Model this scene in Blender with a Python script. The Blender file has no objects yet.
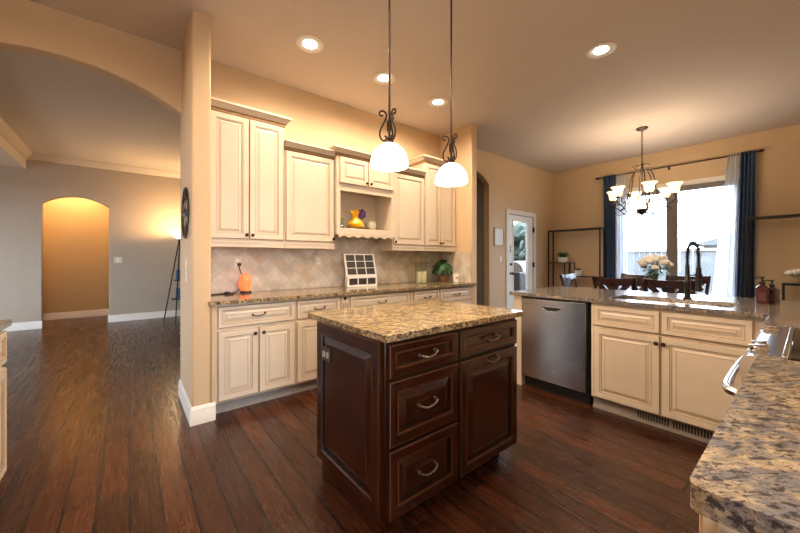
import bpy, bmesh, math, random
from mathutils import Matrix, Vector, noise
random.seed(7)
R = math.radians
S = bpy.context.scene
COL = S.collection

# ---------------------------------------------------------------- camera, world, lights, exposure
H_CAM = 1.24
cam_d = bpy.data.cameras.new('camera'); cam = bpy.data.objects.new('camera', cam_d); COL.objects.link(cam)
cam.location = (0, 0, H_CAM); cam.rotation_euler = (R(90), 0, R(-39.06))
cam_d.sensor_width = 36; cam_d.lens = 36 * 333 / 800
cam_d.shift_y = -(266.5 - 258.9) / 800
cam_d.clip_start = 0.02; cam_d.clip_end = 200
S.camera = cam
S.view_settings.view_transform = 'Standard'
S.view_settings.look = 'None'
S.view_settings.gamma = 1
S.view_settings.use_curve_mapping = False
S.view_settings.exposure = 0.92
S.cycles.use_denoising = True
S.cycles.max_bounces = 10
S.cycles.diffuse_bounces = 5
S.cycles.glossy_bounces = 5
S.cycles.transparent_max_bounces = 16
S.cycles.caustics_reflective = False
S.cycles.caustics_refractive = False
S.cycles.sample_clamp_indirect = 6

world = bpy.data.worlds.new('sky'); S.world = world; world.use_nodes = True
wn = world.node_tree; bgn = wn.nodes['Background']
bgn.inputs['Color'].default_value = (0.70, 0.85, 1.0, 1); bgn.inputs['Strength'].default_value = 11.0

WARM = (1.0, 0.76, 0.52)
WARM2 = (1.0, 0.62, 0.28)
COOL = (0.78, 0.88, 1.0)
P_CAN = 46; P_PEND = 11; P_CHAND = 4.5; P_LAMP = 45; P_HALL = 46

def area(name, loc, rot, sx, sy, power, color, portal=False):
    d = bpy.data.lights.new(name, 'AREA'); d.shape = 'RECTANGLE'; d.size = sx; d.size_y = sy
    d.energy = power; d.color = color
    if portal: d.cycles.is_portal = True
    o = bpy.data.objects.new(name, d); COL.objects.link(o); o.location = loc; o.rotation_euler = rot
    return o
# daylight at the window openings; the rear one is unseen fill, added
area('daylight_patio_door', (7.30, 1.46, 1.25), (0, R(90), 0), 2.3, 1.6, 10, COOL, portal=True)
area('rear_daylight_fill', (-0.2, -3.15, 1.5), (R(90), 0, 0), 1.5, 1.3, 22, (0.9, 0.93, 1.0))  # unseen lamp, added for cool fill from behind the camera
area('daylight_living_window', (-4.42, 6.2, 1.5), (0, R(-90), 0), 1.5, 2.6, 16, (1.0, 0.90, 0.80))

def point(name, loc, power, color, r=0.03):
    d = bpy.data.lights.new(name, 'POINT'); d.energy = power; d.color = color; d.shadow_soft_size = r
    o = bpy.data.objects.new(name, d); COL.objects.link(o); o.location = loc; return o
def spot(name, loc, power, color, ang=172, r=0.07):
    d = bpy.data.lights.new(name, 'SPOT'); d.energy = power; d.color = color; d.shadow_soft_size = r
    d.spot_size = R(ang); d.spot_blend = 0.6
    o = bpy.data.objects.new(name, d); COL.objects.link(o); o.location = loc; return o

# ---------------------------------------------------------------- materials
def newmat(name):
    m = bpy.data.materials.new(name); m.use_nodes = True
    nt = m.node_tree; b = nt.nodes['Principled BSDF']
    return m, nt, b
def N(nt, kind, **kw):
    n = nt.nodes.new(kind)
    for k, v in kw.items():
        if hasattr(n, k): setattr(n, k, v)
        else: n.inputs[k].default_value = v
    return n
def coord(nt, scale=(1, 1, 1), rot=(0, 0, 0)):
    t = N(nt, 'ShaderNodeTexCoord'); m = N(nt, 'ShaderNodeMapping')
    m.inputs['Scale'].default_value = scale; m.inputs['Rotation'].default_value = rot
    nt.links.new(t.outputs['Object'], m.inputs['Vector']); return m.outputs['Vector']
def ramp(nt, fac, stops, interp='LINEAR'):
    r = N(nt, 'ShaderNodeValToRGB'); r.color_ramp.interpolation = interp
    e = r.color_ramp.elements
    while len(e) > 1: e.remove(e[-1])
    e[0].position = stops[0][0]; e[0].color = (*stops[0][1], 1)
    for p, c in stops[1:]:
        x = e.new(p); x.color = (*c, 1)
    nt.links.new(fac, r.inputs['Fac']); return r.outputs['Color']
def mix(nt, fac, a, b, mode='MIX'):
    m = N(nt, 'ShaderNodeMix'); m.data_type = 'RGBA'; m.blend_type = mode
    for s, v in ((m.inputs[0], fac), (m.inputs[6], a), (m.inputs[7], b)):
        if hasattr(v, 'is_linked') or hasattr(v, 'links'): nt.links.new(v, s)
        elif isinstance(v, (int, float)): s.default_value = v
        else: s.default_value = (*v, 1)
    return m.outputs[2]
def bump(nt, b, h, strength=0.2, dist=0.01):
    n = N(nt, 'ShaderNodeBump'); n.inputs['Strength'].default_value = strength; n.inputs['Distance'].default_value = dist
    nt.links.new(h, n.inputs['Height']); nt.links.new(n.outputs['Normal'], b.inputs['Normal'])
def simple(name, col, rough=0.5, metal=0.0, var=0.08, scale=20, bmp=0.0, coat=0.0, spec=None, emit=None, estr=0, trans=0, ior=None):
    m, nt, b = newmat(name)
    v = coord(nt)
    nz = N(nt, 'ShaderNodeTexNoise', Scale=scale, Detail=3.0); nt.links.new(v, nz.inputs['Vector'])
    c0 = tuple(max(0, x * (1 - var)) for x in col); c1 = tuple(min(1, x * (1 + var)) for x in col)
    nt.links.new(ramp(nt, nz.outputs['Fac'], [(0.3, c0), (0.7, c1)]), b.inputs['Base Color'])
    b.inputs['Roughness'].default_value = rough; b.inputs['Metallic'].default_value = metal
    if coat: b.inputs['Coat Weight'].default_value = coat; b.inputs['Coat Roughness'].default_value = 0.15
    if spec is not None: b.inputs['Specular IOR Level'].default_value = spec
    if trans: b.inputs['Transmission Weight'].default_value = trans
    if ior: b.inputs['IOR'].default_value = ior
    if emit: b.inputs['Emission Color'].default_value = (*emit, 1); b.inputs['Emission Strength'].default_value = estr
    if bmp: bump(nt, b, nz.outputs['Fac'], bmp, 0.005)
    return m

def floor_mat():
    m, nt, b = newmat('hand_scraped_wood_planks')
    v = coord(nt, rot=(0, 0, R(90)))
    br = N(nt, 'ShaderNodeTexBrick'); br.offset = 0.37; br.offset_frequency = 3
    for k, x in (('Scale', 1.0), ('Mortar Size', 0.0055), ('Mortar Smooth', 0.15), ('Bias', 0.0), ('Brick Width', 1.15), ('Row Height', 0.127)):
        br.inputs[k].default_value = x
    br.inputs['Color1'].default_value = (0, 0, 0, 1); br.inputs['Color2'].default_value = (1, 1, 1, 1); br.inputs['Mortar'].default_value = (0.5, 0.5, 0.5, 1)
    nt.links.new(v, br.inputs['Vector'])
    base = ramp(nt, br.outputs['Color'], [(0, (0.030, 0.0092, 0.0042)), (0.5, (0.045, 0.0138, 0.0058)), (1, (0.070, 0.0215, 0.0085))])
    v2 = coord(nt, scale=(26, 1.6, 26))
    gr = N(nt, 'ShaderNodeTexNoise', Scale=2.2, Detail=6.0, Distortion=0.6); nt.links.new(v2, gr.inputs['Vector'])
    g = ramp(nt, gr.outputs['Fac'], [(0.3, (0.72, 0.70, 0.68)), (0.7, (1.2, 1.2, 1.2))])
    c = mix(nt, 0.8, base, g, 'MULTIPLY')
    c = mix(nt, br.outputs['Fac'], c, (0.006, 0.003, 0.002))
    nt.links.new(c, b.inputs['Base Color'])
    v3 = coord(nt, scale=(2.5, 14, 10))
    sc = N(nt, 'ShaderNodeTexNoise', Scale=2.0, Detail=3.0); nt.links.new(v3, sc.inputs['Vector'])
    nt.links.new(N(nt, 'ShaderNodeMath').outputs[0], b.inputs['Roughness'])
    mt = b.inputs['Roughness'].links[0].from_node; mt.operation = 'MULTIPLY_ADD'
    nt.links.new(gr.outputs['Fac'], mt.inputs[0]); mt.inputs[1].default_value = 0.22; mt.inputs[2].default_value = 0.16
    h = mix(nt, br.outputs['Fac'], sc.outputs['Fac'], (0, 0, 0))
    bump(nt, b, h, 0.14, 0.008)
    b1 = b.inputs['Normal'].links[0].from_node
    b2 = N(nt, 'ShaderNodeBump'); b2.invert = True; b2.inputs['Strength'].default_value = 0.7; b2.inputs['Distance'].default_value = 0.006
    nt.links.new(br.outputs['Fac'], b2.inputs['Height']); nt.links.new(b1.outputs['Normal'], b2.inputs['Normal']); nt.links.new(b2.outputs['Normal'], b.inputs['Normal'])
    return m

def granite_mat(name, light, mid, dark, bluish, streak=0.6, scale=1.0, blue_amt=0.5):
    m, nt, b = newmat(name)
    r1 = coord(nt, rot=(0, 0, R(39)))
    mp = N(nt, 'ShaderNodeMapping'); mp.inputs['Scale'].default_value = (scale * streak, scale, scale); nt.links.new(r1, mp.inputs['Vector']); v = mp.outputs[0]
    def nz(sc, det, dist=0.0, off=0.0):
        n = N(nt, 'ShaderNodeTexNoise', Scale=sc, Detail=det, Roughness=0.66, Distortion=dist)
        if off:
            q = N(nt, 'ShaderNodeMapping'); q.inputs['Location'].default_value = (off, off * 2, off * 3); nt.links.new(v, q.inputs['Vector']); nt.links.new(q.outputs[0], n.inputs['Vector'])
        else: nt.links.new(v, n.inputs['Vector'])
        return n.outputs['Fac']
    c = ramp(nt, nz(42, 8, 0.5), [(0.36, mid), (0.50, light), (0.66, tuple(min(1, x * 1.3) for x in light))])
    c = mix(nt, ramp(nt, nz(60, 6, 0.6, 3.1), [(0.46, (0, 0, 0)), (0.60, (0.9, 0.9, 0.9))]), c, mid)
    c = mix(nt, ramp(nt, nz(20, 9, 1.0, 7.7), [(0.58 - 0.12 * blue_amt, (0, 0, 0)), (0.70 - 0.12 * blue_amt, (0.9, 0.9, 0.9))]), c, bluish)
    c = mix(nt, ramp(nt, nz(70, 6, 0.4, 5.5), [(0.515, (0, 0, 0)), (0.59, (1, 1, 1))]), c, dark)
    c = mix(nt, ramp(nt, nz(170, 3, 0, 1.3), [(0.57, (0, 0, 0)), (0.65, (1, 1, 1))]), c, dark)
    nt.links.new(c, b.inputs['Base Color']); b.inputs['Roughness'].default_value = 0.13
    return m

def tile_mat():
    m, nt, b = newmat('tumbled_travertine_tiles')
    v = coord(nt, rot=(R(90), 0, 0)) ; 
    mp = N(nt, 'ShaderNodeMapping'); mp.inputs['Rotation'].default_value = (0, 0, R(45)); nt.links.new(v, mp.inputs['Vector'])
    br = N(nt, 'ShaderNodeTexBrick'); br.offset = 0.0
    for k, x in (('Scale', 1.0), ('Mortar Size', 0.003), ('Mortar Smooth', 0.4), ('Bias', 0.0), ('Brick Width', 0.104), ('Row Height', 0.104)):
        br.inputs[k].default_value = x
    br.inputs['Color1'].default_value = (0, 0, 0, 1); br.inputs['Color2'].default_value = (1, 1, 1, 1); br.inputs['Mortar'].default_value = (0.5, 0.5, 0.5, 1)
    nt.links.new(mp.outputs[0], br.inputs['Vector'])
    base = ramp(nt, br.outputs['Color'], [(0, (0.50, 0.44, 0.37)), (0.4, (0.60, 0.55, 0.48)), (0.75, (0.66, 0.62, 0.57)), (1, (0.56, 0.45, 0.34))])
    nz = N(nt, 'ShaderNodeTexNoise', Scale=9.0, Detail=7.0); nt.links.new(coord(nt), nz.inputs['Vector'])
    c = mix(nt, 0.8, base, ramp(nt, nz.outputs['Fac'], [(0.3, (0.72, 0.70, 0.68)), (0.7, (1.15, 1.15, 1.15))]), 'MULTIPLY')
    c = mix(nt, br.outputs['Fac'], c, (0.50, 0.45, 0.38))
    nt.links.new(c, b.inputs['Base Color']); b.inputs['Roughness'].default_value = 0.45
    bump(nt, b, br.outputs['Fac'], -0.3, 0.004)
    return m

def wood_mat(name, dark, lite, rough=0.3, axis='z'):
    m, nt, b = newmat(name)
    sc = {'z': (18, 18, 1.2), 'x': (1.2, 18, 18), 'y': (18, 1.2, 18)}[axis]
    nz = N(nt, 'ShaderNodeTexNoise', Scale=2.4, Detail=7.0, Distortion=0.8); nt.links.new(coord(nt, scale=sc), nz.inputs['Vector'])
    nt.links.new(ramp(nt, nz.outputs['Fac'], [(0.28, dark), (0.72, lite)]), b.inputs['Base Color'])
    b.inputs['Roughness'].default_value = rough; b.inputs['Coat Weight'].default_value = 0.25; b.inputs['Coat Roughness'].default_value = 0.2
    bump(nt, b, nz.outputs['Fac'], 0.06, 0.003)
    return m

def steel_mat(name, col=(0.52, 0.50, 0.48), rough=0.3):
    m, nt, b = newmat(name)
    nz = N(nt, 'ShaderNodeTexNoise', Scale=2.0, Detail=4.0); nt.links.new(coord(nt, scale=(1, 1.2, 160)), nz.inputs['Vector'])
    nt.links.new(ramp(nt, nz.outputs['Fac'], [(0.3, tuple(x * 0.93 for x in col)), (0.7, col)]), b.inputs['Base Color'])
    b.inputs['Metallic'].default_value = 1; b.inputs['Roughness'].default_value = rough
    bump(nt, b, nz.outputs['Fac'], 0.03, 0.002)
    return m

def glass_mat(name, tint=(1, 1, 1), gloss=0.1):
    m = bpy.data.materials.new(name); m.use_nodes = True; nt = m.node_tree; nt.nodes.clear()
    o = N(nt, 'ShaderNodeOutputMaterial'); mx = N(nt, 'ShaderNodeMixShader'); tr = N(nt, 'ShaderNodeBsdfTransparent'); gl = N(nt, 'ShaderNodeBsdfGlossy')
    nz = N(nt, 'ShaderNodeTexNoise', Scale=3.0); mr = N(nt, 'ShaderNodeMapRange'); mr.inputs[3].default_value = gloss * 0.9; mr.inputs[4].default_value = gloss * 1.1
    nt.links.new(nz.outputs['Fac'], mr.inputs[0]); nt.links.new(mr.outputs[0], mx.inputs[0])
    tr.inputs[0].default_value = (*tint, 1); gl.inputs['Roughness'].default_value = 0.02
    nt.links.new(tr.outputs[0], mx.inputs[1]); nt.links.new(gl.outputs[0], mx.inputs[2]); nt.links.new(mx.outputs[0], o.inputs[0])
    return m

def shade_glass(name, col, strength):
    m, nt, b = newmat(name)
    nz = N(nt, 'ShaderNodeTexNoise', Scale=14.0, Detail=3.0, Distortion=1.0); nt.links.new(coord(nt), nz.inputs['Vector'])
    c = ramp(nt, nz.outputs['Fac'], [(0.3, tuple(x * 0.85 for x in col)), (0.7, col)])
    nt.links.new(c, b.inputs['Emission Color']); b.inputs['Emission Strength'].default_value = strength
    b.inputs['Base Color'].default_value = (0.9, 0.86, 0.78, 1); b.inputs['Roughness'].default_value = 0.3
    return m

def sheer_mat():
    m = bpy.data.materials.new('sheer_white_voile'); m.use_nodes = True; nt = m.node_tree; nt.nodes.clear()
    o = N(nt, 'ShaderNodeOutputMaterial'); mx = N(nt, 'ShaderNodeMixShader'); tr = N(nt, 'ShaderNodeBsdfTransparent')
    m2 = N(nt, 'ShaderNodeMixShader'); tl = N(nt, 'ShaderNodeBsdfTranslucent'); df = N(nt, 'ShaderNodeBsdfDiffuse')
    wv = N(nt, 'ShaderNodeTexNoise', Scale=60.0); mr = N(nt, 'ShaderNodeMapRange'); mr.inputs[3].default_value = 0.68; mr.inputs[4].default_value = 0.82
    nt.links.new(wv.outputs['Fac'], mr.inputs[0]); nt.links.new(mr.outputs[0], mx.inputs[0])
    for s in (tl, df): s.inputs[0].default_value = (0.80, 0.82, 0.86, 1)
    m2.inputs[0].default_value = 0.5
    nt.links.new(tl.outputs[0], m2.inputs[1]); nt.links.new(df.outputs[0], m2.inputs[2])
    nt.links.new(tr.outputs[0], mx.inputs[1]); nt.links.new(m2.outputs[0], mx.inputs[2]); nt.links.new(mx.outputs[0], o.inputs[0])
    return m

M = {}
M['floor'] = floor_mat()
M['wall'] = simple('beige_wall_paint', (0.58, 0.432, 0.270), 0.6, var=0.02, scale=6, bmp=0.03)
M['wall_grey'] = simple('greige_wall_paint', (0.41, 0.335, 0.265), 0.65, var=0.02, scale=6)
M['ceiling'] = simple('textured_ceiling_paint', (0.58, 0.51, 0.455), 0.8, var=0.02, scale=60, bmp=0.12)
M['crown'] = simple('beige_crown_paint', (0.56, 0.48, 0.40), 0.5, var=0.02)
M['trim'] = simple('white_trim_paint', (0.78, 0.75, 0.70), 0.4, var=0.02)
M['cream'] = simple('cream_cabinet_paint', (0.63, 0.55, 0.45), 0.38, var=0.03, scale=5)
M['glaze'] = simple('brown_glaze', (0.30, 0.185, 0.09), 0.45, var=0.15, scale=12)
M['inside'] = simple('cabinet_shadow_gap', (0.09, 0.06, 0.04), 0.7)
M['toe'] = simple('greyed_toe_board', (0.36, 0.33, 0.30), 0.6)
M['cherry'] = wood_mat('dark_cherry_wood', (0.010, 0.0028, 0.0014), (0.050, 0.0125, 0.0046), 0.17)
M['cherry_glaze'] = simple('black_cherry_glaze', (0.010, 0.005, 0.003), 0.3, var=0.2)
M['cherry_lit_edge'] = wood_mat('rubbed_cherry_edge_highlight', (0.070, 0.020, 0.007), (0.14, 0.044, 0.015), 0.22)  # rubbed wood edges with their warm highlight put into the lighter colour
M['granite'] = granite_mat('gold_black_granite', (0.46, 0.35, 0.19), (0.22, 0.145, 0.075), (0.022, 0.018, 0.015), (0.14, 0.12, 0.10), 0.7, 0.9, 0.75)
M['granite2'] = granite_mat('gold_grey_granite', (0.37, 0.305, 0.22), (0.24, 0.19, 0.14), (0.040, 0.037, 0.042), (0.125, 0.130, 0.155), 0.45, 1.15, 1.2)
M['tile'] = tile_mat()
M['steel'] = steel_mat('brushed_stainless_steel', (0.46, 0.43, 0.40), 0.22)
M['chrome'] = simple('polished_steel', (0.72, 0.75, 0.80), 0.2, 1.0, var=0.03)
M['iron'] = simple('dark_bronze_iron', (0.045, 0.028, 0.020), 0.4, 0.7, var=0.25, scale=40)
M['pewter'] = simple('antique_pewter', (0.16, 0.14, 0.12), 0.3, 0.9, var=0.2, scale=50)
M['blackmetal'] = simple('black_metal', (0.015, 0.014, 0.014), 0.38, 0.5)
M['black'] = simple('black_plastic', (0.012, 0.012, 0.013), 0.35)
M['blackglass'] = simple('black_ceramic_glass', (0.01, 0.01, 0.012), 0.06)
M['plate'] = simple('ivory_switch_plate', (0.66, 0.60, 0.50), 0.4, var=0.02)
M['white'] = simple('white_paint', (0.82, 0.82, 0.82), 0.35, var=0.02)
M['pendant'] = shade_glass('alabaster_pendant_glass', (1.0, 0.93, 0.80), 4.5)
M['bell'] = shade_glass('amber_alabaster_glass', (1.0, 0.66, 0.30), 1.5)
M['bowlglass'] = shade_glass('cream_alabaster_glass', (1.0, 0.86, 0.66), 1.6)
M['lens'] = shade_glass('frosted_led_lens', (1.0, 0.93, 0.80), 20.0)
M['lampshade'] = shade_glass('frosted_torchiere_glass', (1.0, 0.80, 0.50), 4.0)
M['glass'] = glass_mat('clear_window_glass', (1, 1, 1), 0.06)
M['jarglass'] = glass_mat('clear_jar_glass', (0.90, 0.93, 0.90), 0.14)
M['navy'] = simple('navy_curtain_cloth', (0.035, 0.070, 0.15), 0.85, var=0.15, scale=80)
M['sheer'] = sheer_mat()
M['dining'] = wood_mat('mahogany_dining_wood', (0.018, 0.005, 0.005), (0.038, 0.009, 0.008), 0.22)
M['leaf'] = simple('dark_green_leaf', (0.02, 0.075, 0.022), 0.4, var=0.4, scale=30)
M['leaf2'] = simple('grass_green_leaf', (0.05, 0.14, 0.035), 0.5, var=0.4, scale=30)
M['stem'] = simple('green_stem', (0.06, 0.14, 0.04), 0.5)
M['petal'] = simple('cream_rose_petals', (0.92, 0.91, 0.88), 0.6, var=0.06)
M['purple'] = simple('purple_flower_petals', (0.10, 0.035, 0.20), 0.6, var=0.4, scale=60)
M['yellow'] = simple('yellow_glazed_ceramic', (0.85, 0.48, 0.02), 0.2, var=0.06)
M['brownplate'] = simple('brown_wood_plate', (0.22, 0.12, 0.05), 0.4, var=0.2)
M['greycup'] = simple('pale_sage_ceramic', (0.42, 0.42, 0.33), 0.3, var=0.1)
M['wax'] = simple('ivory_candle_wax', (0.80, 0.72, 0.55), 0.5, var=0.03)
M['amber'] = simple('amber_brown_glass', (0.055, 0.016, 0.014), 0.1, var=0.3, scale=12)
M['label'] = simple('plum_bottle_label', (0.09, 0.025, 0.035), 0.4, var=0.3, scale=40)
M['photo'] = simple('dark_photo_print', (0.035, 0.031, 0.03), 0.35, var=0.9, scale=90)
M['salt'] = simple('glowing_salt_crystal', (0.55, 0.16, 0.08), 0.5, var=0.2, scale=30, bmp=0.4, emit=(1.0, 0.17, 0.045), estr=0.62)
M['saltcore'] = M['salt']
M['lightwood'] = simple('light_wood', (0.55, 0.36, 0.18), 0.5, var=0.1)
M['bluecloth'] = simple('blue_patterned_cloth', (0.05, 0.13, 0.24), 0.8, var=0.8, scale=45)
M['fence'] = simple('weathered_fence_boards', (0.10, 0.104, 0.108), 0.8, var=0.05)
M['concrete'] = simple('patio_concrete', (0.11, 0.11, 0.11), 0.8, var=0.05)
M['roofing'] = simple('grey_roof_shingles', (0.065, 0.072, 0.076), 0.9, var=0.1)
M['siding'] = simple('pale_siding', (0.09, 0.09, 0.09), 0.8, var=0.04)
M['tree'] = simple('tree_foliage', (0.012, 0.026, 0.016), 0.8, var=0.5, scale=8)
M['paper'] = simple('white_printed_paper', (0.75, 0.76, 0.76), 0.5, var=0.06, scale=50)
M['hallwall'] = simple('tan_hall_paint', (0.52, 0.38, 0.20), 0.65, var=0.02)
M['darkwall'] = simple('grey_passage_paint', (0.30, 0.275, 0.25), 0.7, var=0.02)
M['ventslot'] = M['black']

# ---------------------------------------------------------------- mesh helpers
def T(x=0, y=0, z=0): return Matrix.Translation((x, y, z))
def RX(a): return Matrix.Rotation(R(a), 4, 'X')
def RY(a): return Matrix.Rotation(R(a), 4, 'Y')
def RZ(a): return Matrix.Rotation(R(a), 4, 'Z')
def SC(x, y, z): return Matrix.Diagonal((x, y, z, 1))

def box(bm, x0, x1, y0, y1, z0, z1, mt=None, mi=0):
    vs = [Vector((x, y, z)) for z in (z0, z1) for y in (y0, y1) for x in (x0, x1)]
    if mt is not None: vs = [mt @ v for v in vs]
    v = [bm.verts.new(p) for p in vs]
    for f in ((0, 2, 3, 1), (4, 5, 7, 6), (0, 1, 5, 4), (2, 6, 7, 3), (0, 4, 6, 2), (1, 3, 7, 5)):
        bm.faces.new([v[i] for i in f]).material_index = mi
def lathe(bm, prof, seg=24, mt=Matrix(), mi=0, cap0=True, cap1=True):
    rings = []
    for r, z in prof:
        rings.append([bm.verts.new(mt @ Vector((r * math.cos(2 * math.pi * i / seg), r * math.sin(2 * math.pi * i / seg), z))) for i in range(seg)])
    for a, b in zip(rings, rings[1:]):
        for i in range(seg):
            bm.faces.new((a[i], a[(i + 1) % seg], b[(i + 1) % seg], b[i])).material_index = mi
    if cap0: bm.faces.new(list(reversed(rings[0]))).material_index = mi
    if cap1: bm.faces.new(rings[-1]).material_index = mi
def smooth_path(pts, n=6):
    P = [Vector(p) for p in pts]; out = []
    for i in range(len(P) - 1):
        p0 = P[max(i - 1, 0)]; p1 = P[i]; p2 = P[i + 1]; p3 = P[min(i + 2, len(P) - 1)]
        for k in range(n):
            t = k / n
            out.append(0.5 * ((2 * p1) + (-p0 + p2) * t + (2 * p0 - 5 * p1 + 4 * p2 - p3) * t * t + (-p0 + 3 * p1 - 3 * p2 + p3) * t ** 3))
    out.append(P[-1]); return out
def tube(bm, pts, r, seg=8, mt=Matrix(), mi=0, smooth=0):
    pts = smooth_path(pts, smooth) if smooth else [Vector(p) for p in pts]
    rs = r if isinstance(r, (list, tuple)) else None
    rings = []; up = None
    for i, p in enumerate(pts):
        d = (pts[min(i + 1, len(pts) - 1)] - pts[max(i - 1, 0)]).normalized()
        if up is None:
            up = Vector((0, 0, 1)) if abs(d.z) < 0.9 else Vector((1, 0, 0))
        a = d.cross(up)
        if a.length < 1e-6: a = d.orthogonal()
        a.normalize(); b2 = a.cross(d).normalized(); up = b2
        rr = r if rs is None else rs[0] + (rs[1] - rs[0]) * i / (len(pts) - 1)
        rings.append([bm.verts.new(mt @ (p + (a * math.cos(2 * math.pi * k / seg) + b2 * math.sin(2 * math.pi * k / seg)) * rr)) for k in range(seg)])
    for a, b in zip(rings, rings[1:]):
        for k in range(seg):
            bm.faces.new((a[k], a[(k + 1) % seg], b[(k + 1) % seg], b[k])).material_index = mi
    bm.faces.new(list(reversed(rings[0]))).material_index = mi; bm.faces.new(rings[-1]).material_index = mi
def prism(bm, outer, holes, d, mt=Matrix(), mi=0):
    """2-D outline (x,y) with holes, extruded from 0 to d along local z"""
    tmp = bmesh.new(); loops = []
    for lp in [outer] + holes:
        vs = [tmp.verts.new((p[0], p[1], 0)) for p in lp]
        for i in range(len(vs)): tmp.edges.new((vs[i], vs[(i + 1) % len(vs)]))
        loops.append(vs)
    bmesh.ops.triangle_fill(tmp, use_beauty=True, use_dissolve=False, edges=tmp.edges[:])
    tmp.verts.index_update()
    co = [v.co.copy() for v in tmp.verts]
    A = [bm.verts.new(mt @ c) for c in co]; B = [bm.verts.new(mt @ (c + Vector((0, 0, d)))) for c in co]
    for f in tmp.faces:
        ix = [v.index for v in f.verts]
        bm.faces.new([A[i] for i in ix]).material_index = mi
        bm.faces.new([B[i] for i in reversed(ix)]).material_index = mi
    k = 0
    for lp in loops:
        n = len(lp)
        for i in range(n):
            a, b = k + i, k + (i + 1) % n
            bm.faces.new((A[a], A[b], B[b], B[a])).material_index = mi
        k += n
    tmp.free()
def round_poly(pts, radii, n=6):
    out = []; L = len(pts)
    for i, p in enumerate(pts):
        r = radii[i] if isinstance(radii, (list, tuple)) else radii
        p = Vector(p)
        if r <= 0: out.append(tuple(p)); continue
        a = (Vector(pts[i - 1]) - p).normalized(); b = (Vector(pts[(i + 1) % L]) - p).normalized()
        s, e = p + a * r, p + b * r
        for k in range(n + 1):
            t = k / n
            q = (1 - t) ** 2 * s + 2 * t * (1 - t) * p + t * t * e
            out.append((q.x, q.y))
    return out
def blob(bm, c, r, sub=2, amp=0.0, fr=8, mt=Matrix(), mi=0):
    g = bmesh.ops.create_icosphere(bm, subdivisions=sub, radius=1.0)
    r = (r, r, r) if isinstance(r, (int, float)) else r
    for v in g['verts']:
        k = 1 + amp * noise.noise(v.co * fr + Vector(c) * 13)
        v.co = mt @ Vector((c[0] + v.co.x * r[0] * k, c[1] + v.co.y * r[1] * k, c[2] + v.co.z * r[2] * k))
    fs = set(f for v in g['verts'] for f in v.link_faces)
    for f in fs: f.material_index = mi
def molding(bm, prof, path, mt=Matrix(), mi=0):
    """profile (out, z) swept along 2-D path with mitred corners; out is to the right of travel"""
    n = len(path); rings = []
    for i in range(n):
        p = Vector(path[i])
        d1 = (Vector(path[i]) - Vector(path[i - 1])).normalized() if i > 0 else None
        d2 = (Vector(path[i + 1]) - Vector(path[i])).normalized() if i < n - 1 else None
        if d1 is None: d1 = d2
        if d2 is None: d2 = d1
        n1 = Vector((d1.y, -d1.x)); n2 = Vector((d2.y, -d2.x)); m = (n1 + n2)
        m = m / max(m.dot(n1), 1e-6)
        rings.append([bm.verts.new(mt @ Vector((p.x + m.x * o, p.y + m.y * o, z))) for o, z in prof])
    L = len(prof)
    for a, b in zip(rings, rings[1:]):
        for k in range(L):
            bm.faces.new((a[k], a[(k + 1) % L], b[(k + 1) % L], b[k])).material_index = mi
    bm.faces.new(rings[0]).material_index = mi; bm.faces.new(list(reversed(rings[-1]))).material_index = mi

def link(name, bm, mats, parent=None, bevel=0.0, smooth=40, seg=2):
    bmesh.ops.recalc_face_normals(bm, faces=bm.faces[:])
    me = bpy.data.meshes.new(name); bm.to_mesh(me); bm.free()
    for m in (mats if isinstance(mats, (list, tuple)) else [mats]): me.materials.append(M[m] if isinstance(m, str) else m)
    o = bpy.data.objects.new(name, me); COL.objects.link(o)
    if smooth:
        me.polygons.foreach_set('use_smooth', [True] * len(me.polygons))
        me.set_sharp_from_angle(angle=R(smooth))
    if bevel:
        b = o.modifiers.new('bevel', 'BEVEL'); b.width = bevel; b.segments = seg; b.limit_method = 'ANGLE'; b.angle_limit = R(40)
        b.harden_normals = False
    if parent is not None: o.parent = parent
    return o
def B(): return bmesh.new()
def thing(name, label, cat, loc=(0, 0, 0), rz=0, group=None):
    o = bpy.data.objects.new(name, None); COL.objects.link(o); o.location = loc; o.rotation_euler = (0, 0, R(rz))
    o.empty_display_size = 0.1
    return tag(o, label, cat, group)
def tag(o, label, cat, group=None):
    o['label'] = label; o['category'] = cat
    if group: o['group'] = group
    return o
def struct(o): o['kind'] = 'structure'; return o
def kids(o): return [c for c in bpy.data.objects if c.parent == o]
def dup(root, loc, rz, label):
    def cp(o, par):
        c = o.copy(); COL.objects.link(c); c.parent = par
        for k in kids(o): cp(k, c)
        return c
    c = cp(root, None); c.location = loc; c.rotation_euler = (0, 0, R(rz)); c['label'] = label
    return c
def sbox(name, x0, x1, y0, y1, z0, z1, m):
    b = B(); box(b, x0, x1, y0, y1, z0, z1); return struct(link(name, b, m, smooth=0))

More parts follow.
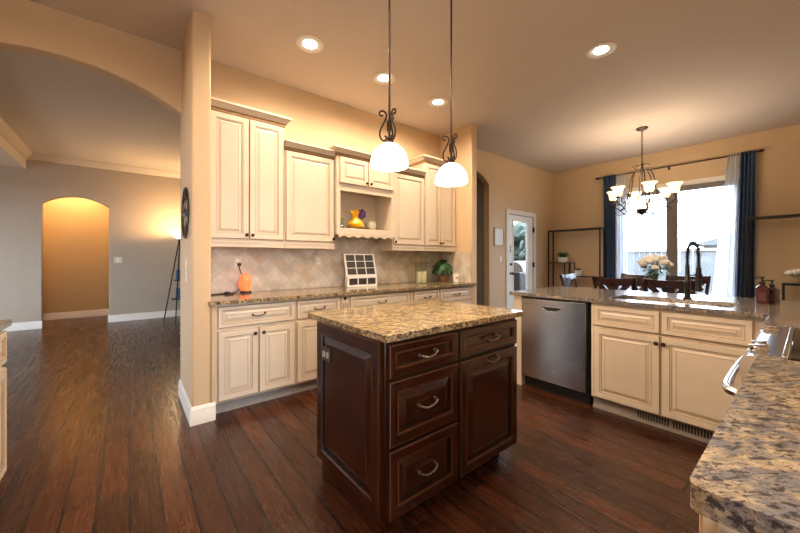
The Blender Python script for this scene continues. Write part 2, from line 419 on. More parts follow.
# raised panel, local: x 0..w, z 0..h, back at y=0, front towards -y
def panel(bm, w, h, frame=0.048, mt=Matrix(), t=0.020, island=False, rec=0.009):
    if island: t, rec = 0.022, 0.014
    c, g = 0, 1
    e = 2 if island else 0
    L = [(0.0, 0.0, c), (0.0, t - 0.005, g), (0.004, t - 0.0015, e), (0.007, t, c), (frame, t, g),
         (frame + 0.004, t - 0.003, e), (frame + 0.011, t - 0.004, g), (frame + 0.013, t - rec, c), (frame + 0.018, t - rec, c),
         (frame + (0.050 if island and min(w, h) > 0.2 else 0.036), t - 0.0025, g), (frame + (0.053 if island and min(w, h) > 0.2 else 0.039), t - 0.003, c)]
    mx = min(w, h) / 2 - 0.004
    L = [l for l in L if l[0] < mx]
    rings = []
    for ins, dep, mi in L:
        rings.append([bm.verts.new(mt @ Vector(p)) for p in ((ins, -dep, ins), (w - ins, -dep, ins), (w - ins, -dep, h - ins), (ins, -dep, h - ins))])
    for k in range(len(rings) - 1):
        a, b = rings[k], rings[k + 1]
        for i in range(4):
            bm.faces.new((a[i], a[(i + 1) % 4], b[(i + 1) % 4], b[i])).material_index = L[k][2]
    bm.faces.new(list(reversed(rings[0]))).material_index = c
    bm.faces.new(rings[-1]).material_index = c
def knob(bm, x, z, y=-0.02, mt=Matrix()):
    lathe(bm, [(0.006, 0), (0.005, 0.012), (0.013, 0.017), (0.016, 0.023), (0.013, 0.029), (0.005, 0.032)], 14, mt @ T(x, y, z) @ RX(90))
def pull(bm, x, z, y=-0.02, w=0.11, mt=Matrix()):
    """bow pull with a twisted S droop"""
    p = [(x - w / 2, y, z), (x - w / 2, y - 0.020, z + 0.000), (x - w / 4, y - 0.030, z - 0.008), (x, y - 0.032, z - 0.006), (x + w / 4, y - 0.030, z - 0.002), (x + w / 2, y - 0.020, z + 0.008), (x + w / 2, y, z + 0.008)]
    tube(bm, p, 0.0046, 8, mt, smooth=5)
    for q in (p[0], p[-1]):
        lathe(bm, [(0.009, 0), (0.009, 0.004), (0.005, 0.007)], 10, mt @ T(q[0], q[1], q[2]) @ RX(90))
CM = ['cream', 'glaze']; IM = ['cherry', 'cherry_glaze', 'cherry_lit_edge']
def door_part(cab, x0, x1, z0, z1, knobx=None, knobz=None, frame=0.048, mats=CM, y=0.0, kind='door', handle='knob', hx=None, hz=None, iy=0):
    b = B(); panel(b, x1 - x0, z1 - z0, frame, T(x0, y, z0), island=(mats is IM))
    d = link(kind, b, mats, cab, smooth=0)
    if handle == 'knob' and knobx is not None:
        k = B(); knob(k, knobx, knobz, y - 0.02); link('knob', k, 'iron', d)
    elif handle == 'pull':
        k = B(); pull(k, (x0 + x1) / 2 if hx is None else hx, (z0 + z1) / 2 if hz is None else hz, y - 0.0195, 0.10); link('pull', k, 'pewter' if mats is IM else 'iron', d)
    return d

# ---------------------------------------------------------------- room shell
HC = 3.10; YW = 3.53; XW = 7.16; YF = 8.65; WT = 0.12
sbox('floor', -4.6, XW + 0.12, -3.3, 10.0, -0.10, 0.0, 'floor')
sbox('ceiling', -4.6, XW + 0.12, -3.3, 10.0, HC, HC + 0.1, 'ceiling')

def arch_pts(x0, x1, zs, zt, n=18):
    w = (x1 - x0) / 2; r = (w * w + (zt - zs) ** 2) / (2 * (zt - zs)); cx = (x0 + x1) / 2; cz = zt - r
    a0 = math.asin(w / r)
    return [(cx + r * math.sin(a0 - 2 * a0 * i / n), cz + r * math.cos(a0 - 2 * a0 * i / n)) for i in range(n + 1)]
def wall_x(name, x0, x1, y0, y1, openings, m, z0=0.0, bev=0.012):
    """wall running along X: openings list of outlines (x,z); openings reaching the floor cut the outline"""
    out = [(x0, z0)]
    for op in sorted(openings, key=lambda o: min(p[0] for p in o)):
        out += op
    out += [(x1, z0), (x1, HC), (x0, HC)]
    b = B(); prism(b, out, [], -(y1 - y0), T(0, y0, 0) @ RX(90))
    return struct(link(name, b, m, bevel=bev, smooth=30))
def arch_op(x0, x1, zs, zt):  # from left floor to right floor
    return [(x0, 0)] + list(reversed(arch_pts(x0, x1, zs, zt))) + [(x1, 0)]
# kitchen back wall with the big arch on its left, the passage opening and the glazed door on its right
XA0, XA1 = -1.21, 0.36
wall_x('wall_north', -4.5, XW + 0.14, YW, YW + WT, [arch_op(XA0, XA1, 2.535, 2.765), arch_op(3.93, 4.87, 2.53, 2.73), [(5.45, 0), (5.45, 2.08), (6.33, 2.08), (6.33, 0)]], 'wall')
# stub walls either side of the cabinets
def stub(name, x0, x1, y0, y1):
    b = B(); prism(b, round_poly([(x0, y0), (x1, y0), (x1, y1), (x0, y1)], [0.02, 0.02, 0, 0], 4), [], HC, T(0, 0, 0)); return struct(link(name, b, 'wall', smooth=50))
stub('wall_stub_left', XA1, 0.487, 2.90, YW - 0.001)
stub('wall_stub_right', 3.645, 3.765, 2.93, YW - 0.001)
# east window wall with the sliding door opening
b = B()
PD0, PD1, PDZ = 0.66, 2.27, 2.46
prism(b, [(-0.6, 0), (PD0, 0), (PD0, PDZ), (PD1, PDZ), (PD1, 0), (YW, 0), (YW, HC), (-0.6, HC)], [], 0.14, T(XW, 0, 0) @ RZ(90) @ RX(90))
struct(link('wall_east', b, 'wall', smooth=0))
sbox('wall_south', 0.62, XW, -0.70, -0.58, 0, HC, 'wall')
sbox('wall_west', XA0 - 0.12, XA0, -3.2, YW - 0.001, 0, HC, 'wall')
sbox('wall_behind_camera_east', 0.62, 0.74, -3.2, -0.701, 0, HC, 'wall').name = 'wall_southeast'
b = B(); prism(b, [(XA0, 0), (0.62, 0), (0.62, HC), (XA0, HC)], [[(-0.9, 0.85), (0.5, 0.85), (0.5, 2.2), (-0.9, 2.2)]], 0.12, T(0, -3.2, 0) @ RX(90))  # the window opening is added for the rear daylight fill
struct(link('wall_rear', b, 'wall', smooth=0))
# living room beyond the arch
LE = 3.70
wall_x('wall_living_far', -4.5, LE, YF, YF + 0.12, [arch_op(-1.215, -0.315, 2.24, 2.40)], 'wall_grey')
b = B(); prism(b, [(YW + WT, 0), (YF, 0), (YF, HC), (YW + WT, HC)], [[(4.9, 0.6), (7.6, 0.6), (7.6, 2.3), (4.9, 2.3)]], 0.12, T(-4.5, 0, 0) @ RZ(90) @ RX(90))
struct(link('wall_living_west', b, 'wall_grey', smooth=0))
sbox('wall_living_east', LE, LE + 0.12, YW + WT + 0.001, YF, 0, HC, 'wall_grey')
# lowered ceiling border left of the raised living ceiling
sbox('ceiling_living_soffit', -4.5, -1.41, YW + WT + 0.001, YF - 0.001, 2.82, HC - 0.001, 'ceiling')
# hall behind the far arch
sbox('wall_hall_back', -2.1, 0.6, 9.76, 9.86, 0, HC, 'hallwall')
sbox('wall_hall_left', -2.1, -2.0, YF + 0.121, 9.759, 0, HC, 'hallwall')
sbox('wall_hall_right', 0.30, 0.40, YF + 0.121, 9.759, 0, HC, 'hallwall')
# passage behind the opening beside the glazed door
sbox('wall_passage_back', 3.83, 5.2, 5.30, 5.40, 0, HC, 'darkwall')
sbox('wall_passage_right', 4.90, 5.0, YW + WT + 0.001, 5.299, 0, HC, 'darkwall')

# baseboards and crown
BP = [(0, 0), (0.015, 0), (0.015, 0.085), (0.012, 0.095), (0.012, 0.112), (0.006, 0.122), (0.004, 0.132), (0, 0.136)]
def base(name, path, m='trim'):
    b = B(); molding(b, BP, path); return struct(link(name, b, m, smooth=30))
base('baseboard_stub_left', [(XA1, YW + WT), (XA1, 2.90), (0.514, 2.90)])
base('baseboard_living_far_left', [(-4.49, YF), (-1.215, YF)])
base('baseboard_living_far_right', [(-0.315, YF), (LE, YF)])
base('baseboard_hall', [(-1.99, 9.76), (0.30, 9.76)])
base('baseboard_stub_right', [(3.645, 2.93), (3.765, 2.93)])
base('baseboard_north_right', [(4.88, YW), (5.36, YW)])
base('baseboard_east_left', [(XW, YW - 0.02), (XW, PD1 + 0.05)])
base('baseboard_east_right', [(XW, PD0 - 0.05), (XW, -0.57)])
b = B(); box(b, -0.332, -0.318, YF + 0.002, YF + 0.118, 0, 0.13); struct(link('baseboard_arch_jamb', b, 'trim', smooth=0))
CP = [(0, 2.985), (0.018, 2.988), (0.03, 3.0), (0.045, 3.03), (0.075, 3.06), (0.085, 3.075), (0.095, 3.099), (0, 3.099)]
b = B(); molding(b, CP, [(-1.41, YW + WT + 0.01), (-1.41, YF), (LE, YF)]); struct(link('trim_crown_living', b, 'crown', smooth=30))
b = B(); box(b, 0.285, 0.299, 8.80, 8.90, 0, 2.1); box(b, 0.285, 0.299, 9.60, 9.70, 0, 2.1); box(b, 0.285, 0.299, 8.80, 9.70, 2.1, 2.2); struct(link('trim_hall_door_casing', b, 'trim', smooth=0))

# tile backsplash
b = B(); box(b, 0.489, 3.644, YW - 0.010, YW - 0.001, 0.915, 1.56); struct(link('wall_backsplash', b, 'tile', smooth=0))
b = B(); box(b, 0, 0.58, -0.005, 0.004, 0.915, 1.335, ); o = struct(link('wall_backsplash_return', b, 'tile', smooth=0)); o.location = (3.640, YW - 0.011, 0); o.rotation_euler = (0, 0, R(-90))

# sliding patio door (window_1)
w1 = bpy.data.objects.new('window_1', None); COL.objects.link(w1); struct(w1); w1.location = (XW, 0, 0)
b = B(); fx0, fx1 = 0.02, 0.12
for y0, y1, z0, z1 in ((PD0 + .001, PD0 + 0.07, 0.001, PDZ - .001), (PD1 - 0.07, PD1 - .001, 0.001, PDZ - .001), (PD0 + 0.07, PD1 - 0.07, PDZ - 0.075, PDZ - .001), (PD0 + 0.07, PD1 - 0.07, 0.001, 0.08)):
    box(b, fx0, fx1, y0, y1, z0, z1)
M['winframe'] = simple('taupe_door_frame', (0.20, 0.18, 0.165), 0.5, var=0.03)
link('window_frame', b, 'winframe', w1, smooth=0)
b = B(); box(b, 0.03, 0.11, 1.415, 1.565, 0.08, PDZ - 0.075); link('mullion', b, 'winframe', w1, smooth=0)
for y0, y1 in ((PD0 + 0.07, 1.415), (1.565, PD1 - 0.07)):
    b = B(); box(b, 0.062, 0.066, y0, y1, 0.08, PDZ - 0.075); link('pane', b, 'glass', w1, smooth=0)
# white casing strip above
b = B(); box(b, -0.018, -0.001, PD0 - 0.07, PD1 + 0.07, PDZ, PDZ + 0.075); box(b, -0.018, -0.001, PD0 - 0.07, PD0, 0, PDZ); box(b, -0.018, -0.001, PD1, PD1 + 0.07, 0, PDZ)
link('casing', b, 'trim', w1, smooth=0)

# glazed back door (door_1) in the north wall
d1 = bpy.data.objects.new('door_1', None); COL.objects.link(d1); struct(d1); d1.location = (0, YW, 0)
b = B(); box(b, 5.37, 5.449, -0.02, -0.001, 0, 2.16); box(b, 6.331, 6.41, -0.02, -0.001, 0, 2.16); box(b, 5.449, 6.331, -0.02, -0.001, 2.081, 2.16)
link('casing', b, 'trim', d1, bevel=0.004)
b = B(); prism(b, [(5.46, 0.01), (6.32, 0.01), (6.32, 2.07), (5.46, 2.07)], [[(5.61, 0.25), (6.13, 0.25), (6.13, 1.96), (5.61, 1.96)]], 0.045, T(0, 0.05, 0) @ RX(90))
slab = link('door_slab', b, 'white', d1, bevel=0.004)
b = B()
for q in ((5.60, 5.625, 0.24, 1.97), (6.115, 6.14, 0.24, 1.97), (5.625, 6.115, 0.24, 0.265), (5.625, 6.115, 1.945, 1.97)): box(b, q[0], q[1], -0.006, 0.004, q[2], q[3])
link('glazing_bead', b, 'white', slab, smooth=0)
b = B(); box(b, 5.61, 6.13, 0.02, 0.024, 0.25, 1.96); link('pane', b, 'glass', slab, smooth=0)
b = B(); lathe(b, [(0.026, 0), (0.026, 0.006), (0.012, 0.012), (0.012, 0.035), (0.028, 0.045), (0.030, 0.058), (0.018, 0.068)], 16, T(5.53, 0.004, 0.97) @ RX(90)); link('door_handle', b, 'blackmetal', slab)
b = B(); lathe(b, [(0.026, 0), (0.026, 0.008), (0.014, 0.014)], 16, T(5.53, 0.004, 1.14) @ RX(90)); box(b, 5.525, 5.535, -0.03, -0.005, 1.125, 1.155); link('deadbolt', b, 'blackmetal', slab)
b = B(); box(b, 5.51, 5.53, -0.006, 0.004, 1.36, 1.50); link('latch_plate', b, 'steel', slab)
for z in (0.3, 1.12, 1.82):
    b = B(); box(b, 6.305, 6.332, -0.03, -0.0, z - 0.05, z + 0.05); link('hinge', b, 'blackmetal', slab)

# ---------------------------------------------------------------- outside
sbox('ground', -30, 45, -30, 45, -0.4, -0.12, 'concrete')
def board_fence(name, label, x, y0, y1, z, rz=0, org=(0, 0, 0)):
    t = thing(name, label, 'fence', org, rz)
    b = B(); n = int((y1 - y0) / 0.15)
    for i in range(n): box(b, x, x + 0.02, y0 + i * 0.15 + 0.003, y0 + i * 0.15 + 0.147, -0.12, z)
    link('boards', b, 'fence', t, smooth=0)
    b = B(); box(b, x - 0.05, x + 0.0, y0, y1, z - 0.05, z + 0.03); link('top_rail', b, 'winframe', t, smooth=0)
    return t
board_fence('board_fence', 'pale board fence with dark top rail beyond the sliding door', 13.0, -8, 9, 1.52)
board_fence('board_fence', 'pale board fence outside the glazed back door', 0, -3, 7, 1.7, 90, (9.0, 8.5, 0))
t = thing('neighbour_house', 'neighbouring house with a low grey gable roof behind the fence', 'house', (21, 1.0, -0.12))
b = B(); box(b, 0, 6, -4.5, 2.2, 0, 2.0); link('wall', b, 'siding', t, smooth=0)
b = B(); prism(b, [(-5.0, 2.0), (2.6, 2.0), (-1.2, 3.3)], [], 6.6, T(-0.3, 0, 0) @ RZ(90) @ RX(90)); link('roof', b, 'roofing', t, smooth=0)
def tree(x, y, h, r, label):
    t = thing('tree', label, 'tree', (x, y, -0.12))
    b = B(); tube(b, [(0, 0, 0), (0.05, 0, h * 0.45), (0, 0.05, h * 0.8)], [0.12, 0.04], 8); link('trunk', b, 'brownplate', t)
    b = B()
    for i in range(26):
        a = random.uniform(0, 6.28); q = random.uniform(0, r); blob(b, (q * math.cos(a), q * math.sin(a), h * random.uniform(0.35, 1.0)), random.uniform(0.25, 0.5) * r, 2, 0.5, 5)
    link('crown', b, 'tree', t)
tree(10.2, 6.1, 2.5, 0.7, 'larger dark tree seen through the glazed back door')
tree(9.0, 5.12, 2.1, 0.32, 'narrow dark shrub at the right of the glazed back door view')
t = thing('patio_grill', 'dark covered barbecue grill outside the glazed back door', 'grill', (7.55, 4.52, -0.12))
b = B(); box(b, -0.5, 0.5, -0.25, 0.25, 0.5, 1.05); link('body', b, 'black', t, bevel=0.03)
b = B(); lathe(b, [(0.24, -0.34), (0.26, -0.3), (0.26, 0.3), (0.24, 0.34)], 20, T(0, 0, 1.05) @ RY(90)); link('hood', b, 'winframe', t)
for x in (-0.45, 0.45):
    b = B(); box(b, x - 0.03, x + 0.03, -0.22, 0.22, 0, 0.5); link('leg', b, 'black', t)

# ---------------------------------------------------------------- base cabinets, back wall
YB = 2.935   # face frame plane
ZB0, ZB1 = 0.10, 0.883
def base_cab(x0, x1, label, drawers, doors, org=None, rz=0, depth=0.57, toe=True, mats=CM, group=None, fascia=True, body_extra=None, name='base_cabinet', toe_mat='toe'):
    """drawers: (xa,xb,z0,z1,handle), doors: (xa,xb,z0,z1,knobx) in local x"""
    org = org or (x0, YB, 0); w = x1 - x0
    t = thing(name, label, 'cabinet', org, rz, group)
    b = B(); box(b, 0.0005, w - 0.0005, 0.0, depth, ZB0, ZB1 - 0.0005)
    if body_extra: body_extra(b)
    link('body', b, mats, t, bevel=0.0015)
    if toe:
        b = B(); box(b, 0.0005, w - 0.0005, 0.06, depth - 0.02, 0.0, ZB0); link('toe_kick', b, toe_mat, t)
    for d in drawers: door_part(t, d[0], d[1], d[2], d[3], frame=0.030, mats=mats, kind='drawer', handle=d[4] if len(d) > 4 else 'pull')
    for d in doors: door_part(t, d[0], d[1], d[2], d[3], d[4], d[3] - 0.045, mats=mats)
    return t
ZD0, ZD1, ZR0, ZR1 = 0.118, 0.668, 0.692, 0.862
sbox('trim_1', 0.4885, 0.5135, 2.902, 2.96, 0, 0.8835, 'wall')
base_cab(0.515, 1.161, 'cream base cabinet with one wide drawer over two doors, beside the pillar', [(0.020, 0.635, ZR0, ZR1)],
         [(0.020, 0.325, ZD0, ZD1, 0.293), (0.330, 0.635, ZD0, ZD1, 0.362)])
base_cab(1.162, 1.622, 'cream base cabinet half hidden behind the left of the dark island', [(0.010, 0.447, ZR0, ZR1)], [(0.010, 0.447, ZD0, ZD1, 0.41)])
# fluted pilaster
def pilaster(x0, x1, label):
    w = x1 - x0
    t = thing('fluted_pilaster', label, 'pilaster', (x0, YB, 0))
    b = B(); box(b, 0.0005, w - 0.0005, -0.012, 0.57, ZB0, ZB1 - 0.0005); link('body', b, CM, t, bevel=0.002)
    b = B(); n = 3
    for i in range(n):
        x = w * (i + 0.5) / n * 0.8 + w * 0.1
        box(b, x - 0.006, x + 0.006, -0.0135, -0.010, 0.20, 0.80)
    link('flute', b, 'glaze', t, smooth=0)
    b = B(); lathe(b, [(0.018, 0), (0.016, 0.006), (0.008, 0.012)], 14, T(w / 2, -0.0125, 0.845) @ RX(90)); link('rosette', b, 'iron', t)
pilaster(1.623, 1.712, 'narrow fluted cream pilaster left of the wide cooktop drawer')
base_cab(1.713, 2.530, 'wide cream base cabinet below the photo display, between the pilaster and two smaller drawers', [(0.010, 0.800, ZR0, ZR1)],
         [(0.010, 0.402, ZD0, ZD1, 0.37), (0.408, 0.800, ZD0, ZD1, 0.44)])
b = B(); box(b, 0, 0.038, -0.012, 0.57, ZB0, ZB1); o = link('filler_strip', b, 'cream', None, bevel=0.002); o.location = (2.531, YB, 0)
tag(o, 'slim cream filler strip right of the wide base cabinet', 'filler')
base_cab(2.570, 3.010, 'cream base cabinet with a small drawer, below the candle jar', [(0.010, 0.432, ZR0, ZR1)], [(0.010, 0.432, ZD0, ZD1, 0.39)])
base_cab(3.011, 3.642, 'cream base cabinet with a drawer at the right end, against the stub wall', [(0.010, 0.615, ZR0, ZR1)],
         [(0.010, 0.310, ZD0, ZD1, 0.28), (0.315, 0.615, ZD0, ZD1, 0.345)])
b = B(); prism(b, round_poly([(0.462, 2.868), (3.70, 2.868), (3.70, 2.926), (3.642, 2.926), (3.642, YW - 0.012), (0.490, YW - 0.012), (0.490, 2.896), (0.462, 2.896)], [0.008, 0.01, 0, 0, 0, 0, 0, 0.0], 4), [], 0.030, T(0, 0, 0.884))
tag(link('granite_worktop', b, 'granite', None, bevel=0.006, seg=3), 'long gold granite worktop along the tiled back wall', 'countertop')

# ---------------------------------------------------------------- upper cabinets
YU = 3.215
CRP = [(0, 0), (0.010, 0.004), (0.012, 0.022), (0.022, 0.030), (0.034, 0.050), (0.052, 0.066), (0.056, 0.070), (0.056, 0.088), (0.0, 0.088)]
def upper(x0, x1, z0, z1, label, doors, yf=YU, rail=True, lret=True, rret=True, body=None):
    w = x1 - x0; dep = YW - 0.012 - yf
    t = thing('wall_cabinet', label, 'cabinet', (x0, yf, 0))
    b = B()
    if body: body(b, w, dep)
    else: box(b, 0.0005, w - 0.0005, 0, dep, z0 + (0.05 if rail else 0), z1)
    link('body', b, CM, t, bevel=0.0015)
    if rail:
        b = B(); box(b, 0.0005, w - 0.0005, -0.008, 0.02, z0, z0 + 0.05); box(b, 0.0005, 0.02, 0.02, dep, z0, z0 + 0.05); box(b, w - 0.02, w - 0.0005, 0.02, dep, z0, z0 + 0.05); box(b, 0.0005, w - 0.0005, -0.013, -0.008, z0 + 0.036, z0 + 0.05)
        link('light_rail', b, CM, t, bevel=0.002)
    b = B(); c = [(o, z + z1 - 0.02) for o, z in CRP]
    path = ([(0.0, dep)] if lret else []) + [(0.0, -0.001), (w, -0.001)] + ([(w, dep)] if rret else [])
    path2 = path
    # out is to the right of travel: travel from left to right has right = -y
    molding(b, c, path2)
    box(b, 0.001, w - 0.001, 0.0, dep, z1, z1 + 0.066)
    b.faces.ensure_lookup_table()
    for f in b.faces:
        zs = [v.co.z - (z1 - 0.02) for v in f.verts]
        if len(f.verts) == 4 and (max(zs) < 0.005 or (min(zs) > 0.003 and max(zs) < 0.031) or (min(zs) > 0.06 and max(zs) < 0.071)): f.material_index = 1
    link('crown_moulding', b, CM, t, smooth=30)
    for d in doors: door_part(t, *d)
    return t
Z5 = 2.53
upper(0.489, 1.160, 1.345, Z5, 'tall cream wall cabinet with two doors beside the pillar', [(0.035, 0.348, 1.418, 2.505, 0.325, 1.455), (0.353, 0.662, 1.418, 2.505, 0.376, 1.455)], lret=False)
upper(1.162, 1.702, 1.345, 2.32, 'cream single door wall cabinet left of the open niche', [(0.012, 0.528, 1.418, 2.295, 0.512, 1.45)], lret=False, rret=False)
def niche_body(b, w, dep):
    box(b, 0.0005, w - 0.0005, 0, dep, 2.025, 2.36)
    box(b, 0.0005, 0.045, 0, dep, 1.50, 2.025); box(b, w - 0.045, w - 0.0005, 0, dep, 1.50, 2.025)
    box(b, 0.045, w - 0.045, dep - 0.012, dep, 1.575, 2.025)
    box(b, 0.045, w - 0.045, 0.001, dep - 0.012, 1.55, 1.575)
    box(b, 0.045, w - 0.045, 0, 0.02, 1.505, 1.55); box(b, 0.045, w - 0.045, 0, 0.02, 1.975, 2.025)
t = upper(1.704, 2.485, 1.50, 2.36, 'cream wall cabinet with two short doors over an open niche', [(0.030, 0.388, 2.052, 2.335, 0.362, 2.085), (0.393, 0.751, 2.052, 2.335, 0.419, 2.085)], yf=YU - 0.05, rail=False, body=niche_body)
b = B()
for i in range(6):
    x = 0.03 + i * (0.781 - 0.06) / 6; ww = (0.781 - 0.06) / 6
    pts = [(x, 1.503), (x, 1.468)] + [(x + ww * (k / 8), 1.468 + 0.024 * math.sin(math.pi * k / 8)) for k in range(1, 8)] + [(x + ww, 1.468), (x + ww, 1.503)]
    prism(b, pts, [], 0.016, T(0, 0.016, 0) @ RX(90))
    box(b, x + ww - 0.012, x + ww + 0.004, 0.02, 0.28, 1.478, 1.499)
link('stemware_rack', b, CM, t)
upper(2.487, 3.012, 1.345, 2.32, 'cream single door wall cabinet right of the open niche', [(0.012, 0.513, 1.418, 2.295, 0.030, 1.45)], lret=False, rret=False)
upper(3.014, 3.642, 1.345, Z5, 'tall cream wall cabinet with two doors at the right end of the row', [(0.010, 0.300, 1.418, 2.505, 0.278, 1.455), (0.305, 0.595, 1.418, 2.505, 0.327, 1.455)], rret=False)

# ---------------------------------------------------------------- island
IX0, IX1, IY0, IY1 = 0.845, 1.868, 1.160, 1.800
isl = thing('kitchen_island', 'dark cherry kitchen island cabinet with raised panels in the middle of the kitchen', 'kitchen island', (IX0, IY0, 0))
w = IX1 - IX0; dp = IY1 - IY0
b = B(); box(b, 0.012, w, 0, dp, 0.10, 0.883); link('body', b, IM, isl, bevel=0.002)
b = B(); box(b, 0.02, w - 0.06, 0.075, dp - 0.02, 0.0, 0.10); link('base', b, 'cherry', isl)
SPL = 0.475
for x0, x1, z0, z1 in ((0.020, SPL - 0.006, 0.722, 0.868), (0.020, SPL - 0.006, 0.420, 0.706), (0.020, SPL - 0.006, 0.104, 0.404), (SPL + 0.006, w - 0.012, 0.722, 0.868)):
    door_part(isl, x0, x1, z0, z1, frame=0.034 if z1 - z0 < 0.2 else 0.045, mats=IM, kind='drawer', handle='pull', y=-0.0005)
door_part(isl, SPL + 0.006, w - 0.012, 0.104, 0.706, frame=0.048, mats=IM, kind='door', handle='pull', y=-0.0005, hz=0.675)
b = B(); panel(b, dp - 0.02, 0.775, 0.055, T(0.0125, dp - 0.006, 0.106) @ RZ(-90), island=True); link('side_panel', b, IM, isl, smooth=0)
b = B(); box(b, 0.002, 0.012, dp * 0.80 - 0.050, dp * 0.80 + 0.050, 0.680, 0.752, T(-0.015, 0, 0)); op = link('outlet', b, 'black', isl, bevel=0.002)
b = B()
for yy in (-0.021, 0.021):
    box(b, -0.0150, -0.0128, dp * 0.80 + yy - 0.014, dp * 0.80 + yy + 0.014, 0.700, 0.732)
link('socket', b, 'toe', op)
b = B(); prism(b, round_poly([(0.838, 1.128), (1.925, 1.128), (1.925, 1.935), (0.838, 1.935)], 0.018, 5), [], 0.030, T(0, 0, 0.884))
tag(link('granite_island_top', b, 'granite', None, bevel=0.007, seg=3), 'gold and black speckled granite top on the dark island', 'countertop')

# ---------------------------------------------------------------- peninsula with dishwasher and sink
XP = 2.985
# local frame: origin (XP, y, 0), rz=-90: local x -> -Y, local y -> +X
b = B(); box(b, 0, 0.088, 0, 0.60, 0, 0.883); o = link('end_panel', b, 'cream', None, bevel=0.002); o.location = (XP, 1.875, 0); o.rotation_euler = (0, 0, R(-90))
tag(o, 'plain cream end panel left of the dishwasher', 'panel')
dw = thing('dishwasher', 'stainless steel dishwasher with a recessed pocket handle in the peninsula', 'dishwasher', (XP, 1.783, 0), -90)
W = 0.605
b = B(); box(b, 0.002, W - 0.002, 0.012, 0.57, 0.105, 0.872); box(b, 0.002, W - 0.002, 0.06, 0.5, 0.0, 0.105); link('body', b, 'black', dw)
b = B()  # door with pocket
hx0, hx1, hz0, hz1 = 0.215, 0.390, 0.765, 0.800
op = [(hx0, hz1), (hx1, hz1)] + [(hx1 - (hx1 - hx0) * k / 10, hz1 - 0.035 * math.sin(math.pi * k / 10) ** 0.6) for k in range(1, 10)]
prism(b, [(0.008, 0.112), (W - 0.008, 0.112), (W - 0.008, 0.865), (0.008, 0.865)], [op], 0.030, T(0, 0.011, 0) @ RX(90))
d = link('door', b, 'steel', dw, bevel=0.004)
b = B(); box(b, hx0 - 0.01, hx1 + 0.01, 0.0005, 0.0115, hz0 - 0.01, hz1 + 0.01); link('pocket_handle', b, 'black', d)
b = B(); tube(b, [(hx0 - 0.005, -0.021, hz1 + 0.003), ((hx0 + hx1) / 2, -0.024, hz1 + 0.003), (hx1 + 0.005, -0.021, hz1 + 0.003)], 0.004, 8, smooth=4); link('handle_lip', b, 'chrome', d)
b = B(); box(b, 0.012, W - 0.012, -0.0206, -0.0192, 0.812, 0.8135); link('panel_seam', b, 'black', d)
b = B(); lathe(b, [(0.012, 0), (0.012, 0.002)], 20, T(0.325, -0.0188, 0.215) @ RX(90)); link('maker_badge', b, 'chrome', d)
# sink cabinet
sk = thing('sink_cabinet', 'cream sink base cabinet with two doors and false drawers in the peninsula', 'cabinet', (XP, 1.150, 0), -90)
W = 0.970
b = B(); box(b, 0.0005, W, 0, 0.02, ZB0, ZB1 - 0.0005); box(b, 0.0005, 0.02, 0.02, 0.58, ZB0, ZB1 - 0.0005); box(b, W - 0.02, W, 0.02, 0.58, ZB0, ZB1 - 0.0005)
box(b, 0.02, W - 0.02, 0.56, 0.58, ZB0, ZB1 - 0.0005); box(b, 0.02, W - 0.02, 0.02, 0.56, ZB0, ZB0 + 0.02); link('body', b, CM, sk, bevel=0.0015)
b = B(); box(b, 0.0005, W, 0.045, 0.06, 0.0, ZB0); box(b, 0.0005, W, 0.032, 0.045, 0, 0.02); tk = link('toe_kick', b, 'toe', sk)
b = B(); box(b, 0.30, 0.75, 0.040, 0.0455, 0.022, 0.085); v = link('floor_vent', b, 'toe', sk)
for h in (0, 13):
    b = B()
    for i in range(h, h + 12 + (h > 0)):
        x = 0.315 + i * 0.0165; box(b, x, x + 0.0095, 0.0385, 0.0402, 0.030, 0.077)
    for z in (0.0285, 0.0765): box(b, 0.315 + h * 0.0165, 0.315 + (h + 12) * 0.0165, 0.0386, 0.0401, z, z + 0.0015)
    link('vent_louvers', b, 'black', v, smooth=0)
for x0, x1 in ((0.022, 0.466), (0.473, 0.930)):
    door_part(sk, x0, x1, ZR0 + 0.004, ZR1, frame=0.034, kind='drawer_front', handle='none')
door_part(sk, 0.022, 0.466, 0.108, 0.680, 0.448, 0.630)
door_part(sk, 0.473, 0.930, 0.108, 0.680, 0.491, 0.630)
b = B(); box(b, 2.0, 2.0, 0, 0, 0, 0) if False else None
# back panel of the peninsula on the dining side
o_b = B(); box(o_b, XP + 0.602, XP + 0.625, 0.10, 1.875, 0.0, 0.883); tag(link('peninsula_back_panel', o_b, 'cream', None, bevel=0.002), 'cream panel closing the back of the peninsula towards the dining table', 'panel')
# corner cabinet (blind) between sink cabinet and range
b = B(); box(b, 2.425, 3.62, -0.56, 0.095, 0.10, 0.8825); tag(link('corner_cabinet', b, 'cream', None, bevel=0.002), 'plain cream corner cabinet where the peninsula meets the range run', 'cabinet')
# peninsula top with sink cut-out
SX0, SX1, SY0, SY1 = 3.10, 3.49, 0.33, 1.07
b = B()
outer = [(2.412, -0.575), (4.0, -0.575), (4.0, 1.90), (2.945, 1.90), (2.945, 0.150), (2.412, 0.150)]
prism(b, round_poly(outer, [0, 0.02, 0.06, 0.012, 0.03, 0], 5), [round_poly([(SX0, SY0), (SX1, SY0), (SX1, SY1), (SX0, SY1)], 0.03, 5)], 0.030, T(0, 0, 0.884))
tag(link('granite_peninsula_top', b, 'granite2', None, bevel=0.006, seg=3), 'granite peninsula top with the sink cut into it', 'countertop')
